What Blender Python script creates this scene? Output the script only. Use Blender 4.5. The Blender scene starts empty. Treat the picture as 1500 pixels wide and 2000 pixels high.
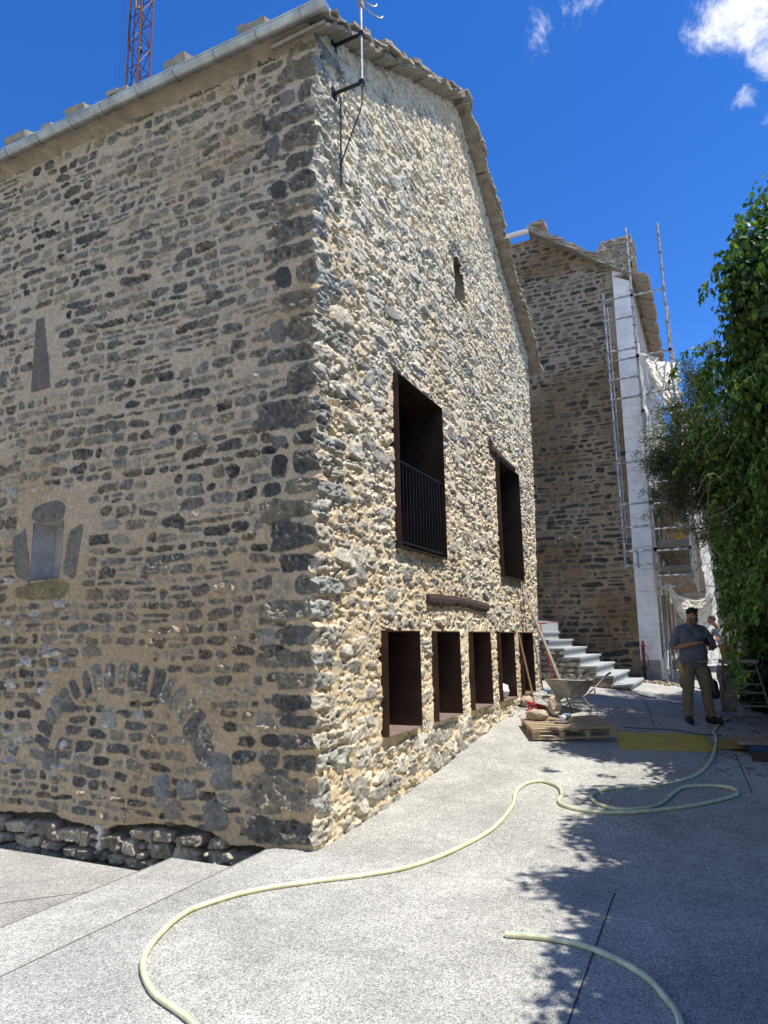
import bpy, math, random
import numpy as np
from mathutils import Vector, Matrix
C0 = bpy.context.scene
COL = C0.collection
R = math.radians
rnd = random.Random(7)
rng = np.random.default_rng(11)

# ------------------------------------------------------------------ camera
cd = bpy.data.cameras.new('camera'); cam = bpy.data.objects.new('camera', cd); COL.objects.link(cam)
cd.sensor_fit = 'HORIZONTAL'; cd.sensor_width = 36.0; cd.lens = 1340 / 1500 * 36
cd.clip_start = 0.05; cd.clip_end = 2000
cam.matrix_world = Matrix(((0.90222286, 0.09596475, 0.4204577, 3.07564),
                           (0.43087952, -0.15909398, -0.8882747, -5.090990),
                           (-0.01835077, 0.98258835, -0.18488747, 1.65),
                           (0, 0, 0, 1)))
C0.camera = cam
# ------------------------------------------------------------------ light
SUN_EL, SUN_OFF = 67.0, 2.4
w = bpy.data.worlds.new('World'); C0.world = w; w.use_nodes = True
nt = w.node_tree; N = nt.nodes; L = nt.links
bg = N['Background']; bg.inputs['Strength'].default_value = 0.12
sky = N.new('ShaderNodeTexSky'); sky.sky_type = 'NISHITA'; sky.sun_disc = False
sky.sun_elevation = R(SUN_EL); sky.sun_rotation = R(90 + SUN_OFF)
sky.altitude = 1200; sky.air_density = 1.0; sky.dust_density = 0.1; sky.ozone_density = 4.0
hs = N.new('ShaderNodeHueSaturation'); hs.inputs['Hue'].default_value = 0.512
hs.inputs['Saturation'].default_value = 1.3; hs.inputs['Value'].default_value = 1.36
L.new(sky.outputs[0], hs.inputs['Color'])
# clouds broken up by noise; unseen ones behind the camera added as neutral fill
tc = N.new('ShaderNodeTexCoord')
nz = N.new('ShaderNodeTexNoise'); nz.inputs['Scale'].default_value = 17; nz.inputs['Detail'].default_value = 13
nz.inputs['Roughness'].default_value = 0.68; nz.inputs['Distortion'].default_value = 0.35
L.new(tc.outputs['Generated'], nz.inputs['Vector'])
nrm = N.new('ShaderNodeVectorMath'); nrm.operation = 'NORMALIZE'; L.new(tc.outputs['Generated'], nrm.inputs[0])
tot = None
for d, rad, gain in (((-.094, .700, .708), .085, .52), ((-.052, .69, .722), .08, .56), ((.10, .745, .66), .10, .95), ((.165, .755, .63), .13, 1.05), ((.03, .69, .72), .05, .40),
                     ((.090, .797, .600), .045, .50), ((.118, .808, .585), .045, .5), ((.045, .775, .63), .04, .38),
                     ((-.5, -.75, .45), .62, 1.0), ((.35, -.8, .5), .55, 1.0), ((-.85, -.2, .5), .35, .8), ((.1, -.95, .25), .45, .95)):  # out-of-view clouds, added to brighten the side wall
    v = Vector(d).normalized()
    ds = N.new('ShaderNodeVectorMath'); ds.operation = 'DISTANCE'; ds.inputs[1].default_value = v
    L.new(nrm.outputs[0], ds.inputs[0])
    mr = N.new('ShaderNodeMapRange'); mr.interpolation_type = 'SMOOTHSTEP'
    mr.inputs['From Min'].default_value = rad; mr.inputs['From Max'].default_value = 0.0
    mr.inputs['To Max'].default_value = gain
    L.new(ds.outputs['Value'], mr.inputs['Value'])
    if tot is None: tot = mr.outputs[0]
    else:
        mx = N.new('ShaderNodeMath'); mx.operation = 'MAXIMUM'; L.new(tot, mx.inputs[0]); L.new(mr.outputs[0], mx.inputs[1]); tot = mx.outputs[0]
ad = N.new('ShaderNodeMath'); ad.operation = 'ADD'; L.new(tot, ad.inputs[0])
n5 = N.new('ShaderNodeMath'); n5.operation = 'MULTIPLY_ADD'; n5.inputs[1].default_value = 2.0; n5.inputs[2].default_value = -.5
L.new(nz.outputs['Fac'], n5.inputs[0]); L.new(n5.outputs[0], ad.inputs[1])
cr = N.new('ShaderNodeMapRange'); cr.inputs['From Min'].default_value = 0.86; cr.inputs['From Max'].default_value = 1.55
cr.interpolation_type = 'SMOOTHSTEP'
L.new(ad.outputs[0], cr.inputs['Value'])
mixc = N.new('ShaderNodeMixRGB'); mixc.inputs['Color2'].default_value = (7.4, 7.5, 7.6, 1)
L.new(cr.outputs[0], mixc.inputs['Fac']); L.new(hs.outputs[0], mixc.inputs['Color1']); L.new(mixc.outputs[0], bg.inputs['Color'])
sl = bpy.data.lights.new('sun', 'SUN'); so = bpy.data.objects.new('sun', sl); COL.objects.link(so)
sl.energy = 5.0; sl.angle = R(0.53); sl.color = (1.0, 0.94, 0.84)
sd = Vector((math.cos(R(SUN_EL)) * math.cos(R(SUN_OFF)), -math.cos(R(SUN_EL)) * math.sin(R(SUN_OFF)), math.sin(R(SUN_EL))))
so.rotation_euler = sd.to_track_quat('Z', 'Y').to_euler(); so.location = (20, 0, 40)
C0.view_settings.view_transform = 'Standard'; C0.view_settings.look = 'None'
C0.view_settings.exposure = 0.48; C0.view_settings.gamma = 1.0
C0.cycles.max_bounces = 6; C0.cycles.diffuse_bounces = 3; C0.cycles.transparent_max_bounces = 12

# ------------------------------------------------------------------ helpers
def tag(o, label=None, cat=None, group=None, kind=None):
    if label: o['label'] = label
    if cat: o['category'] = cat
    if group: o['group'] = group
    if kind: o['kind'] = kind
    return o
def thing(name, loc, label, cat, rz=0, group=None):
    o = bpy.data.objects.new(name, None); COL.objects.link(o); o.location = loc; o.rotation_euler = (0, 0, rz)
    o.empty_display_size = .2
    return tag(o, label, cat, group)
def link(name, me, mat, parent=None, smooth=False):
    o = bpy.data.objects.new(name, me); COL.objects.link(o)
    if mat:
        for m in (mat if isinstance(mat, (list, tuple)) else [mat]): me.materials.append(m)
    if parent: o.parent = parent
    if smooth: me.polygons.foreach_set('use_smooth', np.ones(len(me.polygons), bool))
    return o
def npmesh(name, V, F, col=None):
    me = bpy.data.meshes.new(name); V = np.asarray(V, np.float32); F = np.asarray(F, np.int32); k = F.shape[1]
    me.vertices.add(len(V)); me.vertices.foreach_set('co', V.ravel())
    me.loops.add(F.size); me.loops.foreach_set('vertex_index', F.ravel())
    me.polygons.add(len(F)); me.polygons.foreach_set('loop_start', np.arange(0, F.size, k, dtype=np.int32))
    try: me.polygons.foreach_set('loop_total', np.full(len(F), k, np.int32))
    except Exception: pass
    if col is not None:
        a = me.color_attributes.new('Col', 'FLOAT_COLOR', 'POINT')
        c = np.ones((len(V), 4), np.float32); c[:, :col.shape[1]] = col; a.data.foreach_set('color', c.ravel())
    me.update(calc_edges=True); return me
class MB:
    def __init__(s): s.v = []; s.f = []
    def add(s, V, F):
        b = len(s.v); s.v += [tuple(p) for p in V]; s.f += [tuple(i + b for i in f) for f in F]
    def box(s, c, d, rot=None, j=0.0):
        M = Matrix.Identity(3) if rot is None else (rot if isinstance(rot, Matrix) else Matrix.Rotation(rot, 3, 'Z'))
        c = Vector(c); V = []
        for x in (-1, 1):
            for y in (-1, 1):
                for z in (-1, 1):
                    p = Vector((x * d[0] / 2, y * d[1] / 2, z * d[2] / 2))
                    if j: p += Vector([rnd.uniform(-j, j) for _ in range(3)])
                    V.append(M @ p + c)
        s.add(V, [(0, 1, 3, 2), (4, 6, 7, 5), (0, 4, 5, 1), (2, 3, 7, 6), (0, 2, 6, 4), (1, 5, 7, 3)])
        return s
    def bar(s, p0, p1, wd, th, up=(0, 0, 1)):
        p0, p1 = Vector(p0), Vector(p1); d = p1 - p0; z = d.normalized(); x = z.cross(Vector(up))
        if x.length < 1e-4: x = Vector((1, 0, 0))
        x.normalize(); y = z.cross(x); M = Matrix((x, y, z)).transposed()
        return s.box((p0 + p1) / 2, (wd, th, d.length), M)
    def tube(s, pts, r, n=8, cap=True):
        P = [Vector(p) for p in pts]; k = len(P); rr = r if isinstance(r, (list, tuple)) else [r] * k
        V = []; F = []; prev = None
        for i, p in enumerate(P):
            t = (P[min(i + 1, k - 1)] - P[max(i - 1, 0)])
            if t.length < 1e-9: t = Vector((0, 0, 1))
            t.normalize()
            if prev is None:
                a = t.cross(Vector((0, 0, 1)));
                if a.length < 1e-3: a = t.cross(Vector((1, 0, 0)))
            else: a = prev - t * prev.dot(t)
            a.normalize(); prev = a; b = t.cross(a)
            for q in range(n):
                an = 2 * math.pi * q / n; V.append(p + (a * math.cos(an) + b * math.sin(an)) * rr[i])
        for i in range(k - 1):
            for q in range(n): F.append((i * n + q, i * n + (q + 1) % n, (i + 1) * n + (q + 1) % n, (i + 1) * n + q))
        if cap: F.append(tuple(range(n - 1, -1, -1))); F.append(tuple((k - 1) * n + q for q in range(n)))
        s.add(V, F); return s
    def lathe(s, c, prof, n=20, axis='Z'):
        V = []; F = []; k = len(prof)
        for r, h in prof:
            for q in range(n):
                a = 2 * math.pi * q / n; p = (r * math.cos(a), r * math.sin(a), h)
                if axis == 'X': p = (p[2], p[0], p[1])
                if axis == 'Y': p = (p[0], p[2], p[1])
                V.append(Vector(p) + Vector(c))
        for i in range(k - 1):
            for q in range(n): F.append((i * n + q, i * n + (q + 1) % n, (i + 1) * n + (q + 1) % n, (i + 1) * n + q))
        F.append(tuple(range(n - 1, -1, -1))); F.append(tuple((k - 1) * n + q for q in range(n)))
        s.add(V, F); return s
    def build(s, name, mat, parent=None, smooth=False, bevel=0):
        me = bpy.data.meshes.new(name); me.from_pydata([tuple(v) for v in s.v], [], s.f); me.update()
        o = link(name, me, mat, parent, False)
        if smooth:
            me.polygons.foreach_set('use_smooth', np.ones(len(me.polygons), bool))
            try: me.set_sharp_from_angle(angle=R(40))
            except Exception: pass
        if bevel:
            b = o.modifiers.new('bevel', 'BEVEL'); b.width = bevel; b.segments = 2; b.limit_method = 'ANGLE'
        return o
def spline(pts, k=6):
    P = [Vector(p) for p in pts]; out = []
    for i in range(len(P) - 1):
        a = P[max(i - 1, 0)]; b = P[i]; c = P[i + 1]; d = P[min(i + 2, len(P) - 1)]
        for j in range(k):
            t = j / k; out.append(0.5 * ((2 * b) + (c - a) * t + (2 * a - 5 * b + 4 * c - d) * t * t + (3 * b - a - 3 * c + d) * t ** 3))
    out.append(P[-1]); return out
def vnoise(nu, nv, du, dv, scale, octv=3, seed=0, per=.5):
    """value noise on a nu x nv grid with spacings du,dv (m) and feature size scale (m)"""
    rg = np.random.default_rng(seed); out = np.zeros((nu, nv)); amp = 1; tot = 0
    for o in range(octv):
        sc = scale / 2 ** o; U = np.arange(nu) * du / sc + rg.random() * .9; W = np.arange(nv) * dv / sc + rg.random() * .9
        g = rg.random((int(U[-1]) + 3, int(W[-1]) + 3)) * 2 - 1
        iu = U.astype(int); fu = U - iu; iv = W.astype(int); fv = W - iv
        fu = fu * fu * (3 - 2 * fu); fv = fv * fv * (3 - 2 * fv); fu = fu[:, None]; fv = fv[None, :]
        a = g[np.ix_(iu, iv)]; b = g[np.ix_(iu + 1, iv)]; c = g[np.ix_(iu, iv + 1)]; d = g[np.ix_(iu + 1, iv + 1)]
        out += amp * ((a * (1 - fu) + b * fu) * (1 - fv) + (c * (1 - fu) + d * fu) * fv); tot += amp; amp *= per
    return out / tot
def sst(a, b, x): t = np.clip((x - a) / (b - a), 0, 1); return t * t * (3 - 2 * t)

# ------------------------------------------------------------------ materials
def mat(name, col, rough=.8, metal=0, nscale=8, nstr=.25, bump=.2, bscale=40, bdist=.01, col2=None, transl=0, spec=.4, detail=6, attr=False, stretch=None):
    m = bpy.data.materials.new(name); m.use_nodes = True; nt = m.node_tree; N = nt.nodes; L = nt.links
    b = N['Principled BSDF']; b.inputs['Roughness'].default_value = rough; b.inputs['Metallic'].default_value = metal
    b.inputs['Specular IOR Level'].default_value = spec
    tc = N.new('ShaderNodeTexCoord'); src = tc.outputs['Object']
    if stretch:
        mp = N.new('ShaderNodeMapping'); mp.inputs['Scale'].default_value = stretch; L.new(src, mp.inputs[0]); src = mp.outputs[0]
    n1 = N.new('ShaderNodeTexNoise'); n1.inputs['Scale'].default_value = nscale; n1.inputs['Detail'].default_value = detail
    n1.inputs['Roughness'].default_value = .6; L.new(src, n1.inputs['Vector'])
    mr = N.new('ShaderNodeMapRange'); mr.inputs['From Min'].default_value = .3; mr.inputs['From Max'].default_value = .7; L.new(n1.outputs['Fac'], mr.inputs['Value'])
    mx = N.new('ShaderNodeMixRGB'); L.new(mr.outputs[0], mx.inputs['Fac'])
    if attr:
        at = N.new('ShaderNodeVertexColor'); at.layer_name = 'Col'
        m1 = N.new('ShaderNodeMixRGB'); m1.blend_type = 'MULTIPLY'; m1.inputs[0].default_value = 1
        cc = N.new('ShaderNodeMapRange'); cc.inputs['To Min'].default_value = 1 - nstr; cc.inputs['To Max'].default_value = 1 + nstr
        L.new(mr.outputs[0], cc.inputs['Value']); L.new(at.outputs['Color'], m1.inputs[1]); L.new(cc.outputs[0], m1.inputs[2]); out = m1.outputs[0]
    else:
        c2 = col2 or tuple(c * (1 - nstr) for c in col); c1 = col if col2 else tuple(min(1, c * (1 + nstr)) for c in col)
        mx.inputs['Color1'].default_value = (*c2, 1); mx.inputs['Color2'].default_value = (*c1, 1); out = mx.outputs[0]
    L.new(out, b.inputs['Base Color'])
    if bump:
        n2 = N.new('ShaderNodeTexNoise'); n2.inputs['Scale'].default_value = bscale; n2.inputs['Detail'].default_value = 8
        n2.inputs['Roughness'].default_value = .65; L.new(src, n2.inputs['Vector'])
        bp = N.new('ShaderNodeBump'); bp.inputs['Strength'].default_value = bump; bp.inputs['Distance'].default_value = bdist
        L.new(n2.outputs['Fac'], bp.inputs['Height']); L.new(bp.outputs[0], b.inputs['Normal'])
    if transl:
        t = N.new('ShaderNodeBsdfTranslucent'); L.new(out, t.inputs['Color']); ms = N.new('ShaderNodeMixShader'); ms.inputs[0].default_value = transl
        o = N['Material Output']; L.new(b.outputs[0], ms.inputs[1]); L.new(t.outputs[0], ms.inputs[2]); L.new(ms.outputs[0], o.inputs['Surface'])
    return m
M_wallS = mat('rubble masonry shaded side', None, .93, bump=.9, bscale=34, bdist=.016, nscale=26, nstr=.24, attr=True, spec=.15, detail=10)
M_wallG = mat('rubble masonry gable', None, .95, bump=.65, bscale=70, bdist=.008, nscale=34, nstr=.2, attr=True, spec=.25, detail=10)
M_wall2 = mat('rubble masonry far', None, .9, bump=.6, bscale=20, bdist=.02, nscale=14, nstr=.22, attr=True, spec=.25)
M_slab = mat('roof slate slab', (.44, .38, .29), .9, bump=.9, bscale=16, bdist=.03, nscale=7, nstr=.4, col2=(.22, .195, .155))
M_zinc = mat('zinc', (.42, .45, .44), .42, .85, nscale=5, nstr=.3, bump=.12, bscale=9, bdist=.01)
M_corten = mat('weathered steel', (.042, .020, .013), .55, .1, nscale=4, nstr=.55, bump=.12, bscale=40)
M_cortenL = mat('weathered steel inner sill', (.22, .16, .145), .55, .1, nscale=9, nstr=.2, bump=.06, bscale=60)
M_black = mat('black paint', (.014, .015, .017), .4, .2, nstr=.3, bump=.03)
M_glass = mat('dark pane', (.008, .009, .011), .08, 0, nstr=.2, bump=0, spec=.5)
M_wood_old = mat('old oak', (.11, .075, .055), .85, nscale=20, nstr=.5, bump=.9, bscale=30, bdist=.02, stretch=(4, .5, 4), col2=(.035, .025, .02))
M_wood = mat('pale plank', (.52, .40, .26), .8, nscale=14, nstr=.3, bump=.3, bscale=40, stretch=(1, 6, 6), col2=(.26, .18, .105))
M_woodg = mat('grey plank', (.33, .27, .2), .85, nscale=12, nstr=.35, bump=.4, bscale=30, col2=(.17, .14, .11))
M_galv = mat('galvanised tube', (.36, .355, .335), .55, .6, nscale=12, nstr=.45, bump=.15, bscale=50)
M_paint = mat('rusty brown mast paint', (.15, .055, .035), .65, .1, nscale=3, nstr=.35, bump=.1)
M_net = mat('pale debris net', (.84, .81, .73), .8, 0, nscale=5, nstr=.14, bump=.6, bscale=9, bdist=.05, transl=.48)
M_white = mat('white panel', (.86, .83, .78), .75, nscale=5, nstr=.14, bump=.1, bscale=6)
M_grey = mat('grey render', (.30, .29, .28), .9, nscale=3, nstr=.25, bump=.4, bscale=12)
M_plaster = mat('lime plaster', (.48, .43, .35), .9, nscale=1.3, nstr=.25, bump=.3, bscale=10)
M_whiteplastic = mat('white plastic', (.72, .73, .74), .55, nstr=.05, bump=.1, bscale=12)
M_red = mat('red plastic', (.42, .03, .04), .5, nscale=20, nstr=.3, bump=.3)
M_blue = mat('pale blue plastic', (.20, .27, .38), .5, nstr=.15, bump=.05)
M_darkblue = mat('dark blue plastic', (.03, .055, .12), .5, nstr=.2, bump=.05)
M_dust = mat('dusty cement coated steel', (.48, .45, .39), .85, .1, nscale=6, nstr=.4, bump=.4, bscale=22, col2=(.17, .16, .14))
M_rock = mat('tan rock', (.42, .34, .25), .95, nscale=7, nstr=.3, bump=.8, bscale=18, bdist=.02)
M_skin = mat('skin', (.36, .17, .11), .55, nstr=.15, bump=.05)
M_shirt = mat('grey blue cotton', (.135, .155, .185), .9, nscale=30, nstr=.1, bump=.7, bscale=7, bdist=.03)
M_khaki = mat('khaki canvas', (.20, .155, .10), .9, nscale=8, nstr=.18, bump=.8, bscale=9, bdist=.03)
M_shoe = mat('black shoe', (.012, .012, .013), .6, nstr=.2, bump=.1)
M_hair = mat('dark hair', (.022, .018, .015), .8, nstr=.3, bump=.4, bscale=80)
M_beard = mat('grey beard', (.10, .095, .09), .9, nscale=60, nstr=.5, bump=.4, bscale=90)
M_yellow = mat('yellow plastic', (.55, .36, .03), .5, nstr=.1, bump=.05)
M_ochre = mat('ochre bucket', (.36, .21, .06), .7, nstr=.2, bump=.1)
M_hose = None
M_bark = mat('bark', (.13, .10, .075), .95, nscale=10, nstr=.4, bump=.9, bscale=20, bdist=.03)
M_vine = mat('vine stem', (.34, .33, .20), .8, nscale=10, nstr=.2, bump=.1)

def leafmat(name, a, b, c, tr):
    m = bpy.data.materials.new(name); m.use_nodes = True; nt = m.node_tree; N = nt.nodes; L = nt.links
    p = N['Principled BSDF']; p.inputs['Roughness'].default_value = .42; p.inputs['Specular IOR Level'].default_value = .35
    at = N.new('ShaderNodeVertexColor'); at.layer_name = 'Col'
    L.new(at.outputs[0], p.inputs['Base Color'])
    t = N.new('ShaderNodeBsdfTranslucent'); g = N.new('ShaderNodeMixRGB'); g.blend_type = 'MULTIPLY'; g.inputs[0].default_value = 1
    g.inputs[2].default_value = (1.6, 1.5, .5, 1); L.new(at.outputs[0], g.inputs[1]); L.new(g.outputs[0], t.inputs[0])
    ms = N.new('ShaderNodeMixShader'); ms.inputs[0].default_value = tr
    L.new(p.outputs[0], ms.inputs[1]); L.new(t.outputs[0], ms.inputs[2]); L.new(ms.outputs[0], N['Material Output'].inputs['Surface'])
    return m
M_leaf = leafmat('creeper leaf', 0, 0, 0, .35)
M_needle = leafmat('juniper needle', 0, 0, 0, .2)

def concrete(name, base, tint=(1, 1, 1)):
    m = bpy.data.materials.new(name); m.use_nodes = True; nt = m.node_tree; N = nt.nodes; L = nt.links
    b = N['Principled BSDF']; b.inputs['Roughness'].default_value = .9; b.inputs['Specular IOR Level'].default_value = .25
    tc = N.new('ShaderNodeTexCoord')
    vo = N.new('ShaderNodeTexVoronoi'); vo.inputs['Scale'].default_value = 125; L.new(tc.outputs['Object'], vo.inputs['Vector'])
    n0 = N.new('ShaderNodeTexNoise'); n0.inputs['Scale'].default_value = 100; n0.inputs['Detail'].default_value = 4; L.new(tc.outputs['Object'], n0.inputs['Vector'])
    bw = N.new('ShaderNodeRGBToBW'); L.new(vo.outputs['Color'], bw.inputs[0])
    ad = N.new('ShaderNodeMath'); ad.operation = 'ADD'; L.new(bw.outputs[0], ad.inputs[0]); L.new(n0.outputs['Fac'], ad.inputs[1])
    cr = N.new('ShaderNodeValToRGB'); e = cr.color_ramp.elements; L.new(ad.outputs[0], cr.inputs[0])
    mr = N.new('ShaderNodeMapRange'); mr.inputs['From Min'].default_value = .55; mr.inputs['From Max'].default_value = 1.35; L.new(ad.outputs[0], mr.inputs[0]); L.new(mr.outputs[0], cr.inputs[0])
    e[0].position = 0; e[0].color = (base * .46, base * .465, base * .46, 1)
    e[1].position = 1; e[1].color = (base * 1.55, base * 1.56, base * 1.52, 1)
    x = e.new(.38); x.color = (base * .9, base * .9, base * .89, 1)
    n1 = N.new('ShaderNodeTexNoise'); n1.inputs['Scale'].default_value = 1.1; n1.inputs['Detail'].default_value = 9; n1.inputs['Roughness'].default_value = .65; L.new(tc.outputs['Object'], n1.inputs['Vector'])
    m1 = N.new('ShaderNodeMapRange'); m1.inputs['From Min'].default_value = .3; m1.inputs['From Max'].default_value = .7; m1.inputs['To Min'].default_value = .70; m1.inputs['To Max'].default_value = 1.18
    L.new(n1.outputs['Fac'], m1.inputs[0])
    # pale swirling trowel marks
    n3 = N.new('ShaderNodeTexNoise'); n3.inputs['Scale'].default_value = 4; n3.inputs['Detail'].default_value = 7; n3.inputs['Distortion'].default_value = 2.2; L.new(tc.outputs['Object'], n3.inputs['Vector'])
    m3 = N.new('ShaderNodeMapRange'); m3.inputs['From Min'].default_value = .35; m3.inputs['From Max'].default_value = .65; m3.inputs['To Min'].default_value = .92; m3.inputs['To Max'].default_value = 1.08
    L.new(n3.outputs['Fac'], m3.inputs[0])
    mu = N.new('ShaderNodeMath'); mu.operation = 'MULTIPLY'; L.new(m1.outputs[0], mu.inputs[0]); L.new(m3.outputs[0], mu.inputs[1])
    mx = N.new('ShaderNodeMixRGB'); mx.blend_type = 'MULTIPLY'; mx.inputs[0].default_value = 1; L.new(cr.outputs[0], mx.inputs[1]); L.new(mu.outputs[0], mx.inputs[2])
    m2 = N.new('ShaderNodeMixRGB'); m2.blend_type = 'MULTIPLY'; m2.inputs[0].default_value = 1; m2.inputs[2].default_value = (*tint, 1); L.new(mx.outputs[0], m2.inputs[1])
    L.new(m2.outputs[0], b.inputs['Base Color'])
    bp = N.new('ShaderNodeBump'); bp.inputs['Strength'].default_value = .55; bp.inputs['Distance'].default_value = .004
    L.new(ad.outputs[0], bp.inputs['Height']); L.new(bp.outputs[0], b.inputs['Normal'])
    return m
M_conc = concrete('exposed aggregate concrete', .34, (1.01, 1.0, .945))
M_conc2 = concrete('exposed aggregate concrete, dusty', .31, (1.02, .99, .925))
M_bluestone = mat('sawn blue grey stone', (.36, .385, .39), .75, nscale=9, nstr=.12, bump=.15, bscale=60)
M_earth = mat('earth', (.10, .08, .06), .95, nscale=3, nstr=.4, bump=.8, bscale=10, bdist=.05)
M_joint = mat('joint', (.05, .048, .045), .9, nstr=.2, bump=0)

# ------------------------------------------------------------------ ground
GY = [-50, 0.3, 1.81, 2.95, 3.55, 6.5, 7.5, 8.6, 60]; GZ = [0, 0, .085, .18, .25, .54, .66, .70, .70]
def G(x, y):
    return np.interp(y, GY, GZ) - .12 * sst(1, 8, np.asarray(y, float)) * np.clip(x, -1, 6)
def gz(x, y): return float(G(x, y))
gx = np.concatenate([np.arange(-.4, 6.01, .1), [8, 14, 40]]); gy = np.concatenate([[-40, -20, -12], np.arange(-9, 16.01, .1), [20, 30, 60]])
X, Y = np.meshgrid(gx, gy, indexing='ij'); Z = G(X, Y)
inh = (X < 0) & (Y > -.1)
nx, ny = len(gx), len(gy); idx = np.arange(nx * ny).reshape(nx, ny)
Vt = np.stack([X, Y, Z], -1).reshape(-1, 3)
Vt[:, 1] = np.where((Vt[:, 0] < -.35) & (np.abs(Vt[:, 1]) < .03), -.10, Vt[:, 1])
F = np.stack([idx[:-1, :-1], idx[1:, :-1], idx[1:, 1:], idx[:-1, 1:]], -1)
keep = ~((gx[:-1, None] < -.05) & (gy[None, :-1] > -.05) & (gy[None, :-1] < 8.4))
F = F[keep].reshape(-1, 4)
me = npmesh('plaza', Vt, F)
pl = link('pavement', me, M_conc, None, True); tag(pl, kind='structure')
b = MB(); b.box((-.405, -20.05, -.1505), (.012, 39.9, .297)); b.box((-.2, -.1, -.2), (.41, .012, .39)); tag(b.build('pavement_edge', M_conc), kind='structure')
b = MB(); b.box((-.876, -20.15, -.20), (.948, 40, .1)); tag(b.build('step_slab', M_conc, bevel=.004), kind='structure')
b = MB(); b.box((-11.4, -20.15, -.35), (20.1, 40, .1)); b.box((-1.356, -20.15, -.275), (.012, 40, .045)); tag(b.build('lower_pavement', M_conc2), kind='structure')
b = MB(); b.box((-11, -20, -.7), (21.2, 39.4, .5)); tag(b.build('trench_side', M_earth), kind='structure')
me = npmesh('ground', [(-400, -400, -.72), (400, -400, -.72), (400, 400, -.72), (-400, 400, -.72)], [(0, 1, 2, 3)])
tag(link('ground', me, M_earth), kind='structure')
def groove(name, pts, wd, m, dz=.004):
    V = []; F = []
    P = []
    for a, b_ in zip(pts[:-1], pts[1:]):
        n = max(2, int(math.dist(a, b_) / .1))
        for i in range(n): P.append((a[0] + (b_[0] - a[0]) * i / n, a[1] + (b_[1] - a[1]) * i / n))
    P.append(pts[-1])
    for i, p in enumerate(P):
        q = P[min(i + 1, len(P) - 1)]; r_ = P[max(i - 1, 0)]; t = Vector((q[0] - r_[0], q[1] - r_[1])).normalized(); n_ = Vector((-t.y, t.x)) * wd / 2
        for sgn in (-1, 1):
            x, y = p[0] + n_.x * sgn, p[1] + n_.y * sgn; V.append((x, y, (gz(x, y) if x > -.4 else -.3) + dz))
    F = [(2 * i, 2 * i + 1, 2 * i + 3, 2 * i + 2) for i in range(len(P) - 1)]
    me = npmesh(name, V, F); return tag(link(name, me, m), kind='structure')
groove('joint_or_shadow_line', [(2.31, -.05), (2.37, -5)], .008, M_joint)
groove('joint_or_shadow_line', [(2.1, 6.3), (1.78, 8.6)], .012, M_joint)
groove('joint_or_shadow_line', [(3.24, 2.9), (3.14, 5)], .01, M_joint)
groove('joint_or_shadow_line', [(.05, 6.6), (1.2, 6.95)], .012, M_joint)
for (x_, z_, nm) in ((-.394, .003, 'joint_or_shadow_line'), (-1.343, -.147, 'joint_or_shadow_line')):  # brown strips painted along the slab edges, imitating the riser shadow
    me = npmesh(nm, [(x_ - .004, -12, z_), (x_ + .004, -12, z_), (x_ + .004, -.16, z_), (x_ - .004, -.16, z_)], [(0, 1, 2, 3)]); tag(link(nm, me, mat('painted edge shadow', (.17, .15, .13), .9, bump=0) if x_ > -1 else bpy.data.materials['painted edge shadow']), kind='structure')
groove('joint_or_shadow_line', [(-1.45, -.45), (-1.66, -.66), (-2.15, -1.16), (-3, -2.1)], .008, M_joint)

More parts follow.
